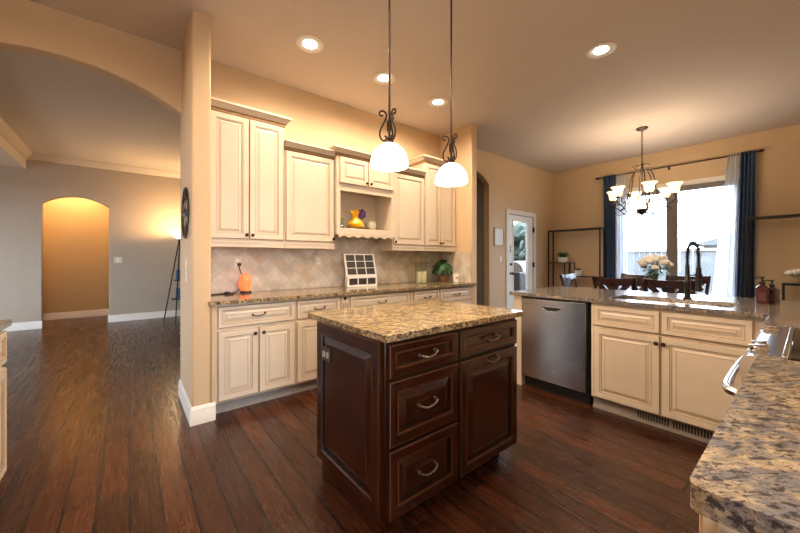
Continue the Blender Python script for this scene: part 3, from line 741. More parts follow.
# sink bowl
b = B(); rim = round_poly([(SX0 - .012, SY0 - .012), (SX1 + .012, SY0 - .012), (SX1 + .012, SY1 + .012), (SX0 - .012, SY1 + .012)], 0.04, 5)
inn = round_poly([(SX0 + .004, SY0 + .004), (SX1 - .004, SY0 + .004), (SX1 - .004, SY1 - .004), (SX0 + .004, SY1 - .004)], 0.035, 5)
prism(b, rim, [inn], 0.006, T(0, 0, 0.877)); 
low = round_poly([(SX0 + .02, SY0 + .02), (SX1 - .02, SY0 + .02), (SX1 - .02, SY1 - .02), (SX0 + .02, SY1 - .02)], 0.05, 5)
va = [b.verts.new((x, y, 0.878)) for x, y in inn]; vb = [b.verts.new((x, y, 0.68)) for x, y in low]
for i in range(len(va)): b.faces.new((va[i], va[(i + 1) % len(va)], vb[(i + 1) % len(vb)], vb[i]))
b.faces.new(vb)
o = link('kitchen_sink', b, 'steel', None); sm = o.modifiers.new('thick', 'SOLIDIFY'); sm.thickness = 0.0015
tag(o, 'undermount steel sink set below the peninsula top', 'sink')
# faucet
fc = thing('spring_faucet', 'black pull-down spring faucet standing behind the sink', 'faucet', (3.55, 0.635, 0.914))
b = B(); lathe(b, [(0.030, 0), (0.030, 0.008), (0.021, 0.014), (0.019, 0.10), (0.021, 0.105), (0.021, 0.15), (0.016, 0.16), (0.014, 0.27), (0.012, 0.275)], 20); link('column', b, 'blackmetal', fc)
ev = Vector((-0.10, -0.085, 0)); en = ev.normalized(); L = ev.length
arc = [(0, 0, 0.27)] + [(en.x * (L / 2 - L / 2 * math.cos(a)), en.y * (L / 2 - L / 2 * math.cos(a)), 0.36 + 0.098 * math.sin(a)) for a in [math.pi * k / 10 for k in range(11)]] + [(ev.x, ev.y, 0.29), (ev.x, ev.y, 0.25)]
b = B(); tube(b, arc, 0.008, 10, smooth=4); link('hose', b, 'blackmetal', fc)
pth = smooth_path(arc, 30); b = B(); coil = []
acc = 0; up = None
for i in range(len(pth) - 1):
    dd = (pth[i + 1] - pth[i]); dn = dd.normalized(); side = Vector((-en.y, en.x, 0)); nn = dn.cross(side)
    acc += dd.length; a = acc / 0.0125 * 2 * math.pi
    coil.append(pth[i] + (side * math.cos(a) + nn * math.sin(a)) * 0.0150)
tube(b, coil, 0.0028, 5); link('spring', b, 'blackmetal', fc)
b = B(); lathe(b, [(0.010, 0.26), (0.017, 0.255), (0.019, 0.20), (0.017, 0.12), (0.021, 0.10), (0.023, 0.075), (0.018, 0.07)], 18, T(ev.x, ev.y, 0)); link('spray_head', b, 'blackmetal', fc)
b = B(); tube(b, [(0, 0, 0.19), (ev.x * 0.8, ev.y * 0.8, 0.20)], 0.006, 8); lathe(b, [(0.024, 0.19), (0.024, 0.21)], 18, T(ev.x, ev.y, 0)); link('holder_arm', b, 'blackmetal', fc)
b = B(); tube(b, [(0.0, 0.0, 0.06), (0.0, -0.035, 0.065), (-0.01, -0.10, 0.085)], 0.007, 8); link('lever', b, 'blackmetal', fc)
# soap bottles
sb = thing('soap_bottle', 'amber pump bottle on the peninsula corner, the one with the taller pump', 'bottle', (3.60, 0.222, 0.915))
b = B(); prism(b, round_poly([(-0.034, -0.034), (0.034, -0.034), (0.034, 0.034), (-0.034, 0.034)], 0.014, 4), [], 0.115); lathe(b, [(0.034, 0.115), (0.020, 0.130), (0.014, 0.134), (0.014, 0.142)], 18); link('bottle_body', b, 'amber', sb, smooth=50)
b = B(); box(b, -0.0355, -0.0343, -0.020, 0.020, 0.020, 0.080); link('label', b, 'label', sb)
b = B(); lathe(b, [(0.017, 0.142), (0.017, 0.158), (0.006, 0.160), (0.006, 0.180), (0.013, 0.182), (0.013, 0.194)], 14); tube(b, [(0, 0, 0.188), (-0.02, 0.022, 0.189), (-0.038, 0.042, 0.184)], 0.0045, 8); link('pump', b, 'black', sb)
s2 = dup(sb, (3.668, 0.178, 0.915), -25, 'second amber pump bottle, just right of and behind the taller one'); s2.scale = (0.95, 0.95, 0.88)
sb['group'] = s2['group'] = 'amber soap bottles by the sink'

# ---------------------------------------------------------------- range and the near worktop
RX0, RX1 = 1.652, 2.408
rg = thing('range', 'stainless slide-in range with black glass cooktop on the right', 'range', (RX1, 0.105, 0), 180)   # local x -> -X, local y -> -Y
W = RX1 - RX0
b = B(); box(b, 0, W, 0.0, 0.66, 0.02, 0.895); link('body', b, 'steel', rg, bevel=0.003)
b = B(); box(b, 0.005, W - 0.005, -0.028, -0.001, 0.20, 0.775); od = link('oven_door', b, 'steel', rg, bevel=0.006)
b = B(); box(b, 0.10, W - 0.10, -0.031, -0.0275, 0.33, 0.66); link('oven_glass', b, 'blackglass', od)
b = B(); box(b, 0.005, W - 0.005, -0.028, -0.001, 0.03, 0.19); link('storage_drawer', b, 'steel', rg, bevel=0.006)
b = B(); zz = 0.758
tube(b, [(0.04, -0.027, zz), (0.045, -0.070, zz), (0.08, -0.092, zz), (0.2, -0.101, zz), (W - 0.2, -0.101, zz), (W - 0.08, -0.090, zz), (W - 0.045, -0.065, zz), (W - 0.04, -0.027, zz)], 0.015, 12, smooth=6); link('oven_handle', b, 'chrome', od)
# control panel: curved nose
b = B(); prof = [(0.045, 0.897), (0.045, 0.919), (0.0, 0.917), (-0.030, 0.908), (-0.046, 0.893), (-0.053, 0.870), (-0.050, 0.835), (-0.040, 0.805), (-0.03, 0.790), (-0.002, 0.790), (-0.002, 0.897)]
prism(b, prof, [], W, RZ(90) @ RX(90)) if False else prism(b, prof, [], W, Matrix(((0, 0, 1, 0), (1, 0, 0, 0), (0, 1, 0, 0), (0, 0, 0, 1))))
cp = link('control_panel', b, 'chrome', rg, smooth=50)
for k, x in enumerate((W - 0.085, W - 0.165, 0.165, 0.085)):
    b = B(); mt = T(x, -0.012, 0.9135) @ RX(10)
    lathe(b, [(0.027, 0), (0.027, 0.004), (0.021, 0.006), (0.020, 0.014), (0.016, 0.017)], 20, mt); box(b, -0.005, 0.005, -0.020, 0.020, 0.014, 0.022, mt); link('burner_knob', b, 'steel', cp)
b = B(); box(b, 0.01, W - 0.01, 0.060, 0.640, 0.8965, 0.919); link('cooktop_glass', b, 'blackglass', rg, bevel=0.003)
b = B()
box(b, 0.004, W - 0.004, 0.046, 0.0595, 0.8965, 0.922); link('cooktop_trim', b, 'chrome', rg, bevel=0.002)
for x, y, r in ((0.2, 0.22, 0.10), (0.56, 0.22, 0.085), (0.2, 0.48, 0.075), (0.56, 0.48, 0.10)):
    b = B(); lathe(b, [(r, 0.9185), (r, 0.9195), (r - 0.003, 0.9195), (r - 0.003, 0.9185)], 40, T(x, y, 0), cap0=False, cap1=False); link('burner_ring', b, 'toe', rg)
# near worktop + cabinet
b = B(); prism(b, round_poly([(0.628, -0.575), (1.648, -0.575), (1.648, 0.113), (0.628, 0.113)], [0, 0, 0.004, 0.022], 8), [], 0.038, T(0, 0, 0.877))
tag(link('granite_corner_worktop', b, 'granite2', None, bevel=0.013, seg=4), 'gold and grey granite worktop in the near right corner of the view', 'countertop')
nc = thing('base_cabinet', 'cream base cabinet under the near right granite worktop', 'cabinet', (1.645, 0.085, 0), 180)
W = 1.645 - 0.655
b = B(); box(b, 0, W, 0, 0.60, ZB0, 0.8765); link('body', b, CM, nc, bevel=0.002)
b = B(); box(b, 0, W, 0.06, 0.60, 0, ZB0); link('toe_kick', b, 'toe', nc)
for x0, x1 in ((0.01, W / 2 - 0.003), (W / 2 + 0.003, W - 0.001)):
    door_part(nc, x0, x1, ZR0, ZR1, frame=0.03, kind='drawer', handle='pull'); door_part(nc, x0, x1, ZD0, ZD1, (x0 + x1) / 2, ZD1 - 0.05)
b = B(); panel(b, 0.52, 0.735, 0.05, T(W + 0.0005, 0.006, 0.12) @ RZ(90)); link('side_panel', b, CM, nc, smooth=0)

# left run by the arch
lc = thing('base_cabinet', 'white-lit cream base cabinet at the left edge of the view', 'cabinet', (-0.525, 1.95, 0), 90)   # local x -> +Y, local y -> -X
W = 0.745
b = B(); box(b, 0, W, 0, 0.60, ZB0, ZB1 - 0.001); link('body', b, CM, lc, bevel=0.002)
b = B(); box(b, 0, W, 0.06, 0.60, 0, ZB0); link('toe_kick', b, 'toe', lc)
door_part(lc, 0.01, W - 0.010, ZR0, ZR1, frame=0.03, kind='drawer', handle='pull')
door_part(lc, 0.01, W / 2 - 0.003, ZD0, ZD1, W / 2 - 0.05, ZD1 - 0.05); door_part(lc, W / 2 + 0.003, W - 0.010, ZD0, ZD1, W / 2 + 0.05, ZD1 - 0.05)
b = B(); prism(b, round_poly([(-1.19, 1.93), (-0.492, 1.93), (-0.492, 2.725), (-1.19, 2.725)], [0, 0, 0.02, 0], 5), [], 0.030, T(0, 0, 0.884))
tag(link('granite_worktop', b, 'granite', None, bevel=0.006, seg=3), 'small corner of granite worktop at the left edge of the view', 'countertop')

# ---------------------------------------------------------------- lights
def downlight(x, y, z, label, power=P_CAN, color=WARM):
    t = thing('recessed_light', label, 'ceiling light', (x, y, z), 0, 'recessed ceiling lights')
    b = B(); lathe(b, [(0.088, -0.001), (0.118, -0.001), (0.116, -0.008), (0.100, -0.012), (0.088, -0.010), (0.060, -0.003), (0.060, -0.001)], 32, cap0=False, cap1=False)
    for f in b.faces: pass
    link('trim_ring', b, 'trim', t)
    b = B(); lathe(b, [(0.0595, -0.0015), (0.050, -0.005)], 28, cap0=True, cap1=True); link('lens', b, 'lens', t)
    sp = spot('downlight_lamp', (x, y, z - 0.03), power, color); 
    return t
downlight(1.211, 2.729, HC, 'recessed ceiling light above the tall cabinet by the pillar')
downlight(2.03, 2.762, HC, 'recessed ceiling light seen just behind the left pendant rod')
downlight(2.837, 2.781, HC, 'recessed ceiling light nearest the right stub wall')
downlight(3.26, 1.175, HC, 'recessed ceiling light above the sink, alone on the right')
downlight(0.35, 1.2, HC, 'unseen recessed light added as fill over the floor left of the island')  # out-of-view can added as warm kitchen fill
downlight(1.75, 0.30, HC, 'unseen recessed light added as fill over the range')  # another unseen can, added to the interior fill
downlight(-0.55, 2.05, HC, 'unseen recessed light added to brighten the big arch')  # added can outside the view, lifts the arch header and nearby ceiling
downlight(0.0, -1.2, HC, 'unseen recessed light added as fill behind the camera')  # added fill can, never in view

def scroll_pts(flip=1):
    # profile in (r,z): top curl, waist, belly, bottom curl
    return [(0.038, 0.196), (0.046, 0.188), (0.056, 0.196), (0.052, 0.212), (0.034, 0.216), (0.018, 0.200), (0.020, 0.175), (0.036, 0.140), (0.052, 0.105), (0.052, 0.070), (0.036, 0.050), (0.020, 0.056), (0.018, 0.072), (0.028, 0.076)]
def pendant(x, y, zr, label, rot):
    t = thing('pendant_light', label, 'pendant light', (x, y, zr), rot, 'pendant lights above the island')
    R0 = 0.104; Hh = 0.130
    b = B(); prof = [(R0 * 0.97, 0.0), (R0 * 1.0, 0.006)] + [(R0 * math.cos(a), 0.006 + (Hh - 0.006) * math.sin(a)) for a in [R(90) * k / 14 for k in range(1, 14)]] + [(0.018, Hh)]
    lathe(b, prof, 40, cap0=False, cap1=False); o = link('glass_shade', b, 'pendant', t); sm = o.modifiers.new('thick', 'SOLIDIFY'); sm.thickness = 0.003; sm.offset = -1
    b = B(); lathe(b, [(0.034, Hh - 0.010), (0.032, Hh + 0.004), (0.018, Hh + 0.010), (0.014, Hh + 0.022), (0.020, Hh + 0.028), (0.012, Hh + 0.036)], 20); link('collar', b, 'iron', t)
    top = HC - zr
    b = B(); tube(b, [(0, 0, Hh + 0.03), (0, 0, top - 0.025)], 0.0065, 10); link('rod', b, 'iron', t)
    b = B(); lathe(b, [(0.012, top - 0.045), (0.020, top - 0.035), (0.060, top - 0.020), (0.063, top - 0.001)], 24); link('canopy', b, 'iron', t)
    for k in range(3):
        b = B(); tube(b, [(r, 0, Hh - 0.035 + z) for r, z in scroll_pts()], 0.0052, 7, RZ(k * 120), smooth=5); link('scroll', b, 'iron', t)
    b = B()
    for k in range(3):   # little leaf wraps round the stem
        blob(b, (0.010 * math.cos(k * 2.1), 0.010 * math.sin(k * 2.1), Hh + 0.10), (0.006, 0.006, 0.040), 1, 0.3)
    link('leaf_wrap', b, 'iron', t)
    b = B(); blob(b, (0, 0, 0.07), (0.028, 0.028, 0.04), 2); link('bulb', b, 'lens', t)
    point('pendant_bulb', (x, y, zr + 0.012), P_PEND, WARM, 0.05)
    return t
pendant(1.140, 1.50, 1.762, 'left pendant light with a white glass dome and iron scrolls', 150)
pendant(1.655, 1.50, 1.742, 'right pendant light with a white glass dome and iron scrolls', 20)

# chandelier
CX, CY = 5.652, 1.507
ch = thing('chandelier', 'iron chandelier with bell glass shades above the dining table', 'chandelier', (CX, CY, 0))
b = B(); lathe(b, [(0.07, HC - 0.001), (0.072, HC - 0.012), (0.05, HC - 0.03), (0.015, HC - 0.045)], 24); link('canopy', b, 'iron', ch)
b = B()
z = HC - 0.045; k = 0
while z > 2.60:
    tube(b, [(0.010 * math.cos(a), 0, z - 0.018 + 0.020 * math.sin(a)) if k % 2 else (0, 0.010 * math.cos(a), z - 0.018 + 0.020 * math.sin(a)) for a in [2 * math.pi * j / 8 for j in range(9)]], 0.0035, 5); z -= 0.030; k += 1
link('chain', b, 'iron', ch)
b = B(); lathe(b, [(0.012, 2.60), (0.03, 2.585), (0.012, 2.57), (0.014, 2.53), (0.03, 2.52), (0.010, 2.50)], 14)
for a in range(6): tube(b, [(0.0, 0, 2.565), (0.06, 0, 2.575), (0.10, 0, 2.56), (0.125, 0, 2.545)], 0.006, 6, RZ(a * 60), smooth=3)
link('crown_finial', b, 'iron', ch)
b = B(); tube(b, [(0, 0, 2.52), (0, 0, 1.95)], 0.006, 8); link('stem', b, 'iron', ch)
b = B(); lathe(b, [(0.045, 1.945), (0.12, 1.965), (0.165, 2.01), (0.18, 2.06)], 32, cap0=True, cap1=False); o = link('glass_bowl', b, 'bowlglass', ch); sm = o.modifiers.new('thick', 'SOLIDIFY'); sm.thickness = 0.004
b = B(); lathe(b, [(0.004, 1.835), (0.016, 1.85), (0.010, 1.865), (0.040, 1.885), (0.070, 1.93), (0.072, 1.945), (0.045, 1.944)], 20); link('bottom_finial', b, 'iron', ch)
for k in range(6):
    a = 27 + k * 60; mt = RZ(a)
    b = B(); tube(b, [(0.02, 0, 2.50), (0.075, 0, 2.495), (0.125, 0, 2.43), (0.150, 0, 2.32), (0.165, 0, 2.20), (0.195, 0, 2.08), (0.23, 0, 1.99), (0.27, 0, 1.945)], 0.0075, 8, mt, smooth=5); link('cage_rib', b, 'iron', ch)
    b = B(); tube(b, [(0.05, 0, 1.895), (0.13, 0, 1.875), (0.22, 0, 1.90), (0.29, 0, 1.97), (0.345, 0, 2.01), (0.385, 0, 2.05), (0.370, 0, 2.10)], 0.0075, 8, mt, smooth=5)
    tube(b, [(0.22, 0, 1.90), (0.30, 0, 1.89), (0.33, 0, 1.925), (0.30, 0, 1.945), (0.285, 0, 1.92)], 0.005, 6, mt, smooth=4)
    tube(b, [(0.205, 0, 2.10), (0.25, 0, 2.04), (0.31, 0, 2.05), (0.315, 0, 2.09), (0.285, 0, 2.095)], 0.005, 6, mt, smooth=4)
    tube(b, [(0.345, 0, 2.01), (0.385, 0, 1.985), (0.41, 0, 2.01), (0.39, 0, 2.025)], 0.005, 6, mt, smooth=4)
    arm = link('arm', b, 'iron', ch)
    b = B(); lathe(b, [(0.012, 2.095), (0.035, 2.105), (0.030, 2.115), (0.014, 2.12), (0.016, 2.145)], 14, mt @ T(0.370, 0, 0)); link('candle_cup', b, 'iron', arm)
    b = B(); lathe(b, [(0.030, 2.125), (0.046, 2.138), (0.051, 2.172), (0.056, 2.208), (0.069, 2.240), (0.087, 2.252)], 24, mt @ T(0.370, 0, 0), cap1=False); o = link('glass_shade', b, 'bell', arm); sm = o.modifiers.new('thick', 'SOLIDIFY'); sm.thickness = 0.003
    p = mt @ Vector((0.370, 0, 0)); point('chandelier_bulb', (CX + p.x, CY + p.y, 2.245), P_CHAND, WARM, 0.03)

# ---------------------------------------------------------------- dining set
tb = thing('dining_table', 'dark polished dining table in front of the sliding door', 'table', (5.62, 1.42, 0))
b = B(); prism(b, round_poly([(-0.5, -0.85), (0.5, -0.85), (0.5, 0.85), (-0.5, 0.85)], 0.03, 4), [], 0.035, T(0, 0, 0.725)); link('tabletop', b, 'dining', tb, bevel=0.005)
b = B()
for q in ((-0.43, 0.43, -0.78, -0.76), (-0.43, 0.43, 0.76, 0.78), (-0.43, -0.41, -0.76, 0.76), (0.41, 0.43, -0.76, 0.76)): box(b, q[0], q[1], q[2], q[3], 0.64, 0.724)
link('apron', b, 'dining', tb)
for sx in (-1, 1):
    for sy in (-1, 1):
        b = B(); lathe(b, [(0.030, 0), (0.038, 0.3), (0.03, 0.5), (0.045, 0.56), (0.045, 0.724)], 12, T(sx * 0.39, sy * 0.74, 0)); link('leg', b, 'dining', tb)
def make_chair(label, loc, rz):
    t = thing('dining_chair', label, 'chair', loc, rz, 'dark cross-back dining chairs')   # faces local +y, back at y=-0.22
    for sx in (-1, 1):
        b = B(); tube(b, [(sx * 0.19, 0.19, 0), (sx * 0.20, 0.20, 0.43)], [0.016, 0.022], 8); link('leg', b, 'dining', t)
        b = B(); tube(b, [(sx * 0.19, -0.25, 0), (sx * 0.20, -0.21, 0.43), (sx * 0.212, -0.235, 0.75), (sx * 0.232, -0.29, 0.985)], 0.021, 8, smooth=4); link('rear_leg', b, 'dining', t)
    b = B(); prism(b, round_poly([(-0.21, -0.21), (0.21, -0.21), (0.23, 0.22), (-0.23, 0.22)], 0.03, 3), [], 0.045, T(0, 0, 0.432)); link('seat', b, 'dining', t, bevel=0.008)
    b = B()
    n = 12; vs = []
    for i in range(n + 1):
        u = -1 + 2 * i / n; x = u * 0.252; yb = -0.315 - 0.0 + 0.035 * u * u; top = 1.005 - 0.020 * (1 - u * u); bot = 0.890 + 0.030 * (u * u)
        yo = -0.012 if False else 0
        vs.append([b.verts.new((x, yb + dy, zz)) for dy, zz in ((0, top), (0.028, top), (0.040, bot), (0.012, bot))])
    for A, C in zip(vs, vs[1:]):
        for k in range(4): b.faces.new((A[k], A[(k + 1) % 4], C[(k + 1) % 4], C[k]))
    b.faces.new(vs[0]); b.faces.new(list(reversed(vs[-1]))); link('top_rail', b, 'dining', t, bevel=0.004)
    b = B(); box(b, -0.20, 0.20, -0.235, -0.212, 0.52, 0.56); link('lower_rail', b, 'dining', t, bevel=0.003)
    for sx in (-1, 1):
        b = B(); P = [(sx * 0.19, -0.285, 0.935), (sx * 0.07, -0.272, 0.80), (0 - sx * 0.05, -0.250, 0.66), (-sx * 0.15, -0.228, 0.55)]
        pp = smooth_path(P, 4); off = 0.008 * sx; vs = []
        for i, p in enumerate(pp):
            dd = (pp[min(i + 1, len(pp) - 1)] - pp[max(i - 1, 0)]).normalized(); sd = dd.cross(Vector((0, 1, 0))).normalized() * 0.032
            vs.append([b.verts.new(p + sd + Vector((0, off - 0.0075, 0))), b.verts.new(p + sd + Vector((0, off + 0.0075, 0))), b.verts.new(p - sd + Vector((0, off + 0.0075, 0))), b.verts.new(p - sd + Vector((0, off - 0.0075, 0)))])
        for A, C in zip(vs, vs[1:]):
            for k in range(4): b.faces.new((A[k], A[(k + 1) % 4], C[(k + 1) % 4], C[k]))
        b.faces.new(vs[0]); b.faces.new(list(reversed(vs[-1]))); link('cross_slat', b, 'dining', t)
    b = B(); prism(b, [(-0.075, 0.935), (0.075, 0.935), (0.045, 0.80), (-0.045, 0.80)], [], 0.012, T(0, -0.268, 0) @ RX(90)); link('splat', b, 'dining', t, bevel=0.003)
    return t
c0 = make_chair('dark cross-back chair left of centre, its back to the peninsula', (5.20, 1.63, 0), -90)
dup(c0, (5.20, 1.055, 0), -90, 'dark cross-back chair right of centre, its back to the peninsula, behind the faucet')
dup(c0, (6.05, 1.72, 0), 90, 'dark chair on the far side of the table, partly behind the flowers')
dup(c0, (6.05, 1.13, 0), 90, 'dark chair on the far side of the table, right of the flowers')
dup(c0, (5.62, 2.25, 0), 180, 'dark chair at the left head of the table, before the black shelf')

# vase of cream roses on the table
vz = thing('flower_vase', 'glass vase of large cream roses on the dining table', 'vase', (5.60, 1.355, 0.7615))
b = B(); lathe(b, [(0.035, 0), (0.04, 0.005), (0.036, 0.10), (0.05, 0.20), (0.058, 0.24)], 20, cap1=False); link('vase', b, 'jarglass', vz)
b = B(); lv = B(); st = B(); random.seed(3)
for i in range(26):
    a = i * 2.4; q = 0.175 * math.sqrt((i + 0.3) / 26); z = 0.31 + 0.20 * math.sqrt(max(0, 1 - (q / 0.185) ** 2)) + random.uniform(-0.02, 0.015)
    x, y = q * math.cos(a), q * math.sin(a)
    tube(st, [(0, 0, 0.02), (x * 0.15, y * 0.15, 0.2), (x * 0.8, y * 0.8, z - 0.02)], 0.0025, 5, smooth=3)
    for k in range(5):
        aa = k * 1.26; blob(b, (x + 0.016 * math.cos(aa), y + 0.016 * math.sin(aa), z + 0.004 * (k % 2)), (0.036, 0.036, 0.036), 1, 0.3)
for i in range(90):
    a = random.uniform(0, 6.28); q = random.uniform(0.03, 0.18); z = random.uniform(0.24, 0.38); mt = T(q * math.cos(a), q * math.sin(a), z) @ RZ(math.degrees(a)) @ RY(random.uniform(-30, 60)) @ SC(0.035, 0.016, 0.004)
    blob(lv, (0, 0, 0), 1.0, 1, 0, mt=mt)
link('stems', st, 'stem', vz); link('roses', b, 'petal', vz); link('leaves', lv, 'leaf', vz)

# ---------------------------------------------------------------- curtains and rod
rd = thing('curtain_rod', 'dark curtain rod with finials above the sliding door', 'curtain rod', (XW - 0.09, 1.52, 2.80))
b = B(); tube(b, [(0, -1.06, 0), (0, 1.08, 0)], 0.010, 12); link('rod', b, 'iron', rd)
for s in (-1.07, 1.09):
    b = B(); blob(b, (0, s, 0), (0.022, 0.035, 0.022), 2); lathe(b, [(0.016, -0.012), (0.016, 0.012)], 12, T(0, s * 0.965, 0) @ RX(90)); link('finial', b, 'iron', rd)
for s in (-0.98, 0.0, 1.0):
    b = B(); box(b, 0, 0.088, s - 0.008, s + 0.008, -0.012, 0.0); box(b, 0.080, 0.0885, s - 0.015, s + 0.015, -0.04, 0.03); link('bracket', b, 'iron', rd)
def curtain(y0t, y1t, y0b, y1b, z1, m, label, folds, amp=0.022, name='curtain', x=XW - 0.09, group=None):
    b = B(); nu, nv = folds * 12, 16; g = []
    ph = random.uniform(0, 6)
    for j in range(nv + 1):
        v = j / nv; z = 0.02 + (z1 - 0.02) * v; row = []
        for i in range(nu + 1):
            u = i / nu; y = (y0b + (y1b - y0b) * u) * (1 - v) + (y0t + (y1t - y0t) * u) * v
            aa = amp * (1.2 - 0.4 * v)
            xx = x - 0.001 + aa * math.sin(2 * math.pi * folds * u + ph + 0.3 * math.sin(3 * v)) + 0.006 * math.sin(5.3 * u * folds + v * 4)
            row.append(b.verts.new((xx, y, z)))
        g.append(row)
    for A, C in zip(g, g[1:]):
        for k in range(nu): b.faces.new((A[k], A[k + 1], C[k + 1], C[k]))
    o = link(name, b, m, None, smooth=180); sm = o.modifiers.new('thick', 'SOLIDIFY'); sm.thickness = 0.002
    return tag(o, label, 'curtain', group)
curtain(2.50, 2.30, 2.50, 2.30, 2.825, 'navy', 'navy curtain left of the sliding door', 4)
curtain(2.29, 2.12, 2.29, 2.08, 2.82, 'sheer', 'sheer white curtain beside the left navy curtain', 4, 0.02, 'sheer_curtain')
curtain(0.79, 0.66, 1.03, 0.74, 2.82, 'sheer', 'sheer white curtain beside the right navy curtain', 4, 0.02, 'sheer_curtain')
curtain(0.65, 0.50, 0.72, 0.52, 2.825, 'navy', 'navy curtain right of the sliding door', 4)

# ---------------------------------------------------------------- black metal racks along the window wall
def rack(y0, y1, label, mirror):
    t = thing('etagere', label, 'shelf', (6.90, (y0 + y1) / 2, 0)); hw = (y1 - y0) / 2; s = -1 if mirror else 1
    p = 0.010; X0, X1 = -0.10, 0.10
    for sx in (X0, X1):
        for sy in (-hw, hw):
            b = B(); box(b, sx - p, sx + p, sy - p, sy + p, 0, 1.80); link('post', b, 'blackmetal', t, smooth=0)
    b = B(); box(b, X0 - p, X1 + p, -hw - p, hw + p, 1.80, 1.83); link('top_shelf', b, 'blackmetal', t, bevel=0.003)
    def sh(ya, yb, z, nm):
        b = B(); box(b, X0 - p, X1 + p, min(ya, yb), max(ya, yb), z - 0.018, z); link(nm, b, 'blackmetal', t, smooth=0)
    sh(s * (hw - p), s * (hw - 0.44), 1.17, 'short_shelf')
    sh(s * (hw - 0.33), -s * (hw - p), 0.905, 'middle_shelf')
    sh(s * (hw - p), s * (hw - 0.44), 0.62, 'lower_shelf'); sh(hw - p, -hw + p, 0.30, 'bottom_shelf')
    for yy in (s * (hw - 0.33), s * (hw - 0.44)):
        for sx in (X0, X1):
            b = B(); box(b, sx - p * 0.8, sx + p * 0.8, yy - p * 0.8, yy + p * 0.8, 0.30, 1.152); link('inner_post', b, 'blackmetal', t, smooth=0)
    return t
rack(2.47, 3.45, 'tall black metal etagere in the corner left of the curtains', False)
def rack2(y0, y1, label):
    t = thing('etagere', label, 'shelf', (6.90, (y0 + y1) / 2, 0)); hw = (y1 - y0) / 2; p = 0.010; X0, X1 = -0.10, 0.10
    for sx in (X0, X1):
        for sy in (-hw, hw):
            b = B(); box(b, sx - p, sx + p, sy - p, sy + p, 0, 1.80); link('post', b, 'blackmetal', t, smooth=0)
    b = B(); box(b, X0 - p, X1 + p, -hw - p, hw + p, 1.80, 1.83); link('top_shelf', b, 'blackmetal', t, bevel=0.003)
    b = B(); box(b, X0 - p, X1 + p, -hw + p, 0.24 - (y0 + y1) / 2, 0.885, 0.915); link('middle_shelf', b, 'blackmetal', t, smooth=0)
    b = B(); box(b, X0 - p, X1 + p, -hw + p, hw - p, 0.28, 0.30); link('bottom_shelf', b, 'blackmetal', t, smooth=0)
    for sx in (X0, X1):
        yy = 0.23 - (y0 + y1) / 2; b = B(); box(b, sx - p, sx + p, yy - p, yy + p, 0.30, 0.885); link('inner_post', b, 'blackmetal', t, smooth=0)
rack2(-0.45, 0.575, 'tall black metal etagere right of the curtains')
# plant on short shelf
def grass_pot(loc, r, h, label, pm='white', lm='leaf2', n=120, gl=0.12):
    t = thing('potted_plant', label, 'plant', loc)
    b = B(); lathe(b, [(r * 0.75, 0), (r * 0.8, 0.004), (r, h), (r * 0.92, h), (r * 0.88, h * 0.8)], 24); link('pot', b, pm, t)
    b = B(); random.seed(n)
    for i in range(n):
        a = random.uniform(0, 6.28); q = random.uniform(0, r * 0.7); sp = random.uniform(0.3, 1.0)
        x, y = q * math.cos(a), q * math.sin(a); ex, ey = x + gl * sp * math.cos(a) * 0.7, y + gl * sp * math.sin(a) * 0.7; ez = h + gl * (1.15 - sp) 
        s = Vector((-math.sin(a), math.cos(a), 0)) * 0.006
        p0, p1, p2 = Vector((x, y, h * 0.8)), Vector(((x + ex) / 2, (y + ey) / 2, h + gl * 0.5)), Vector((ex, ey, ez))
        v = [b.verts.new(p0 - s * 0.6), b.verts.new(p0 + s * 0.6), b.verts.new(p1 + s), b.verts.new(p2), b.verts.new(p1 - s)]
        b.faces.new((v[0], v[1], v[2], v[4])); b.faces.new((v[4], v[2], v[3]))
    o = link('foliage', b, lm, t); o.modifiers.new('thick', 'SOLIDIFY').thickness = 0.001
    return t
grass_pot((6.90, 3.20, 1.1705), 0.095, 0.10, 'spiky green plant in a white pot on the left black etagere', gl=0.15)
grass_pot((6.90, 2.90, 0.9055), 0.07, 0.11, 'small pale potted plant low on the left black etagere', 'white', 'leaf2', 30, 0.06)
t = thing('flower_bowl', 'glass footed bowl of white roses on the right black etagere', 'flowers', (6.88, 0.10, 0.9155))
b = B(); lathe(b, [(0.05, 0), (0.05, 0.006), (0.008, 0.012), (0.008, 0.06), (0.05, 0.08), (0.085, 0.11)], 24, cap1=False); link('bowl', b, 'jarglass', t)
b = B()
for i in range(16):
    a = i * 2.4; q = 0.10 * math.sqrt(i / 16); blob(b, (q * math.cos(a), q * 1.1 * math.sin(a), 0.135 + 0.03 * (1 - q / 0.1)), (0.034, 0.034, 0.03), 2, 0.4)
link('roses', b, 'petal', t)
b = B()
for i in range(14):
    a = i * 0.45; blob(b, (0, 0, 0), 1, 1, 0, mt=T(0.10 * math.cos(a), 0.11 * math.sin(a), 0.11) @ RZ(math.degrees(a)) @ SC(0.035, 0.016, 0.006))
link('leaves', b, 'leaf', t)

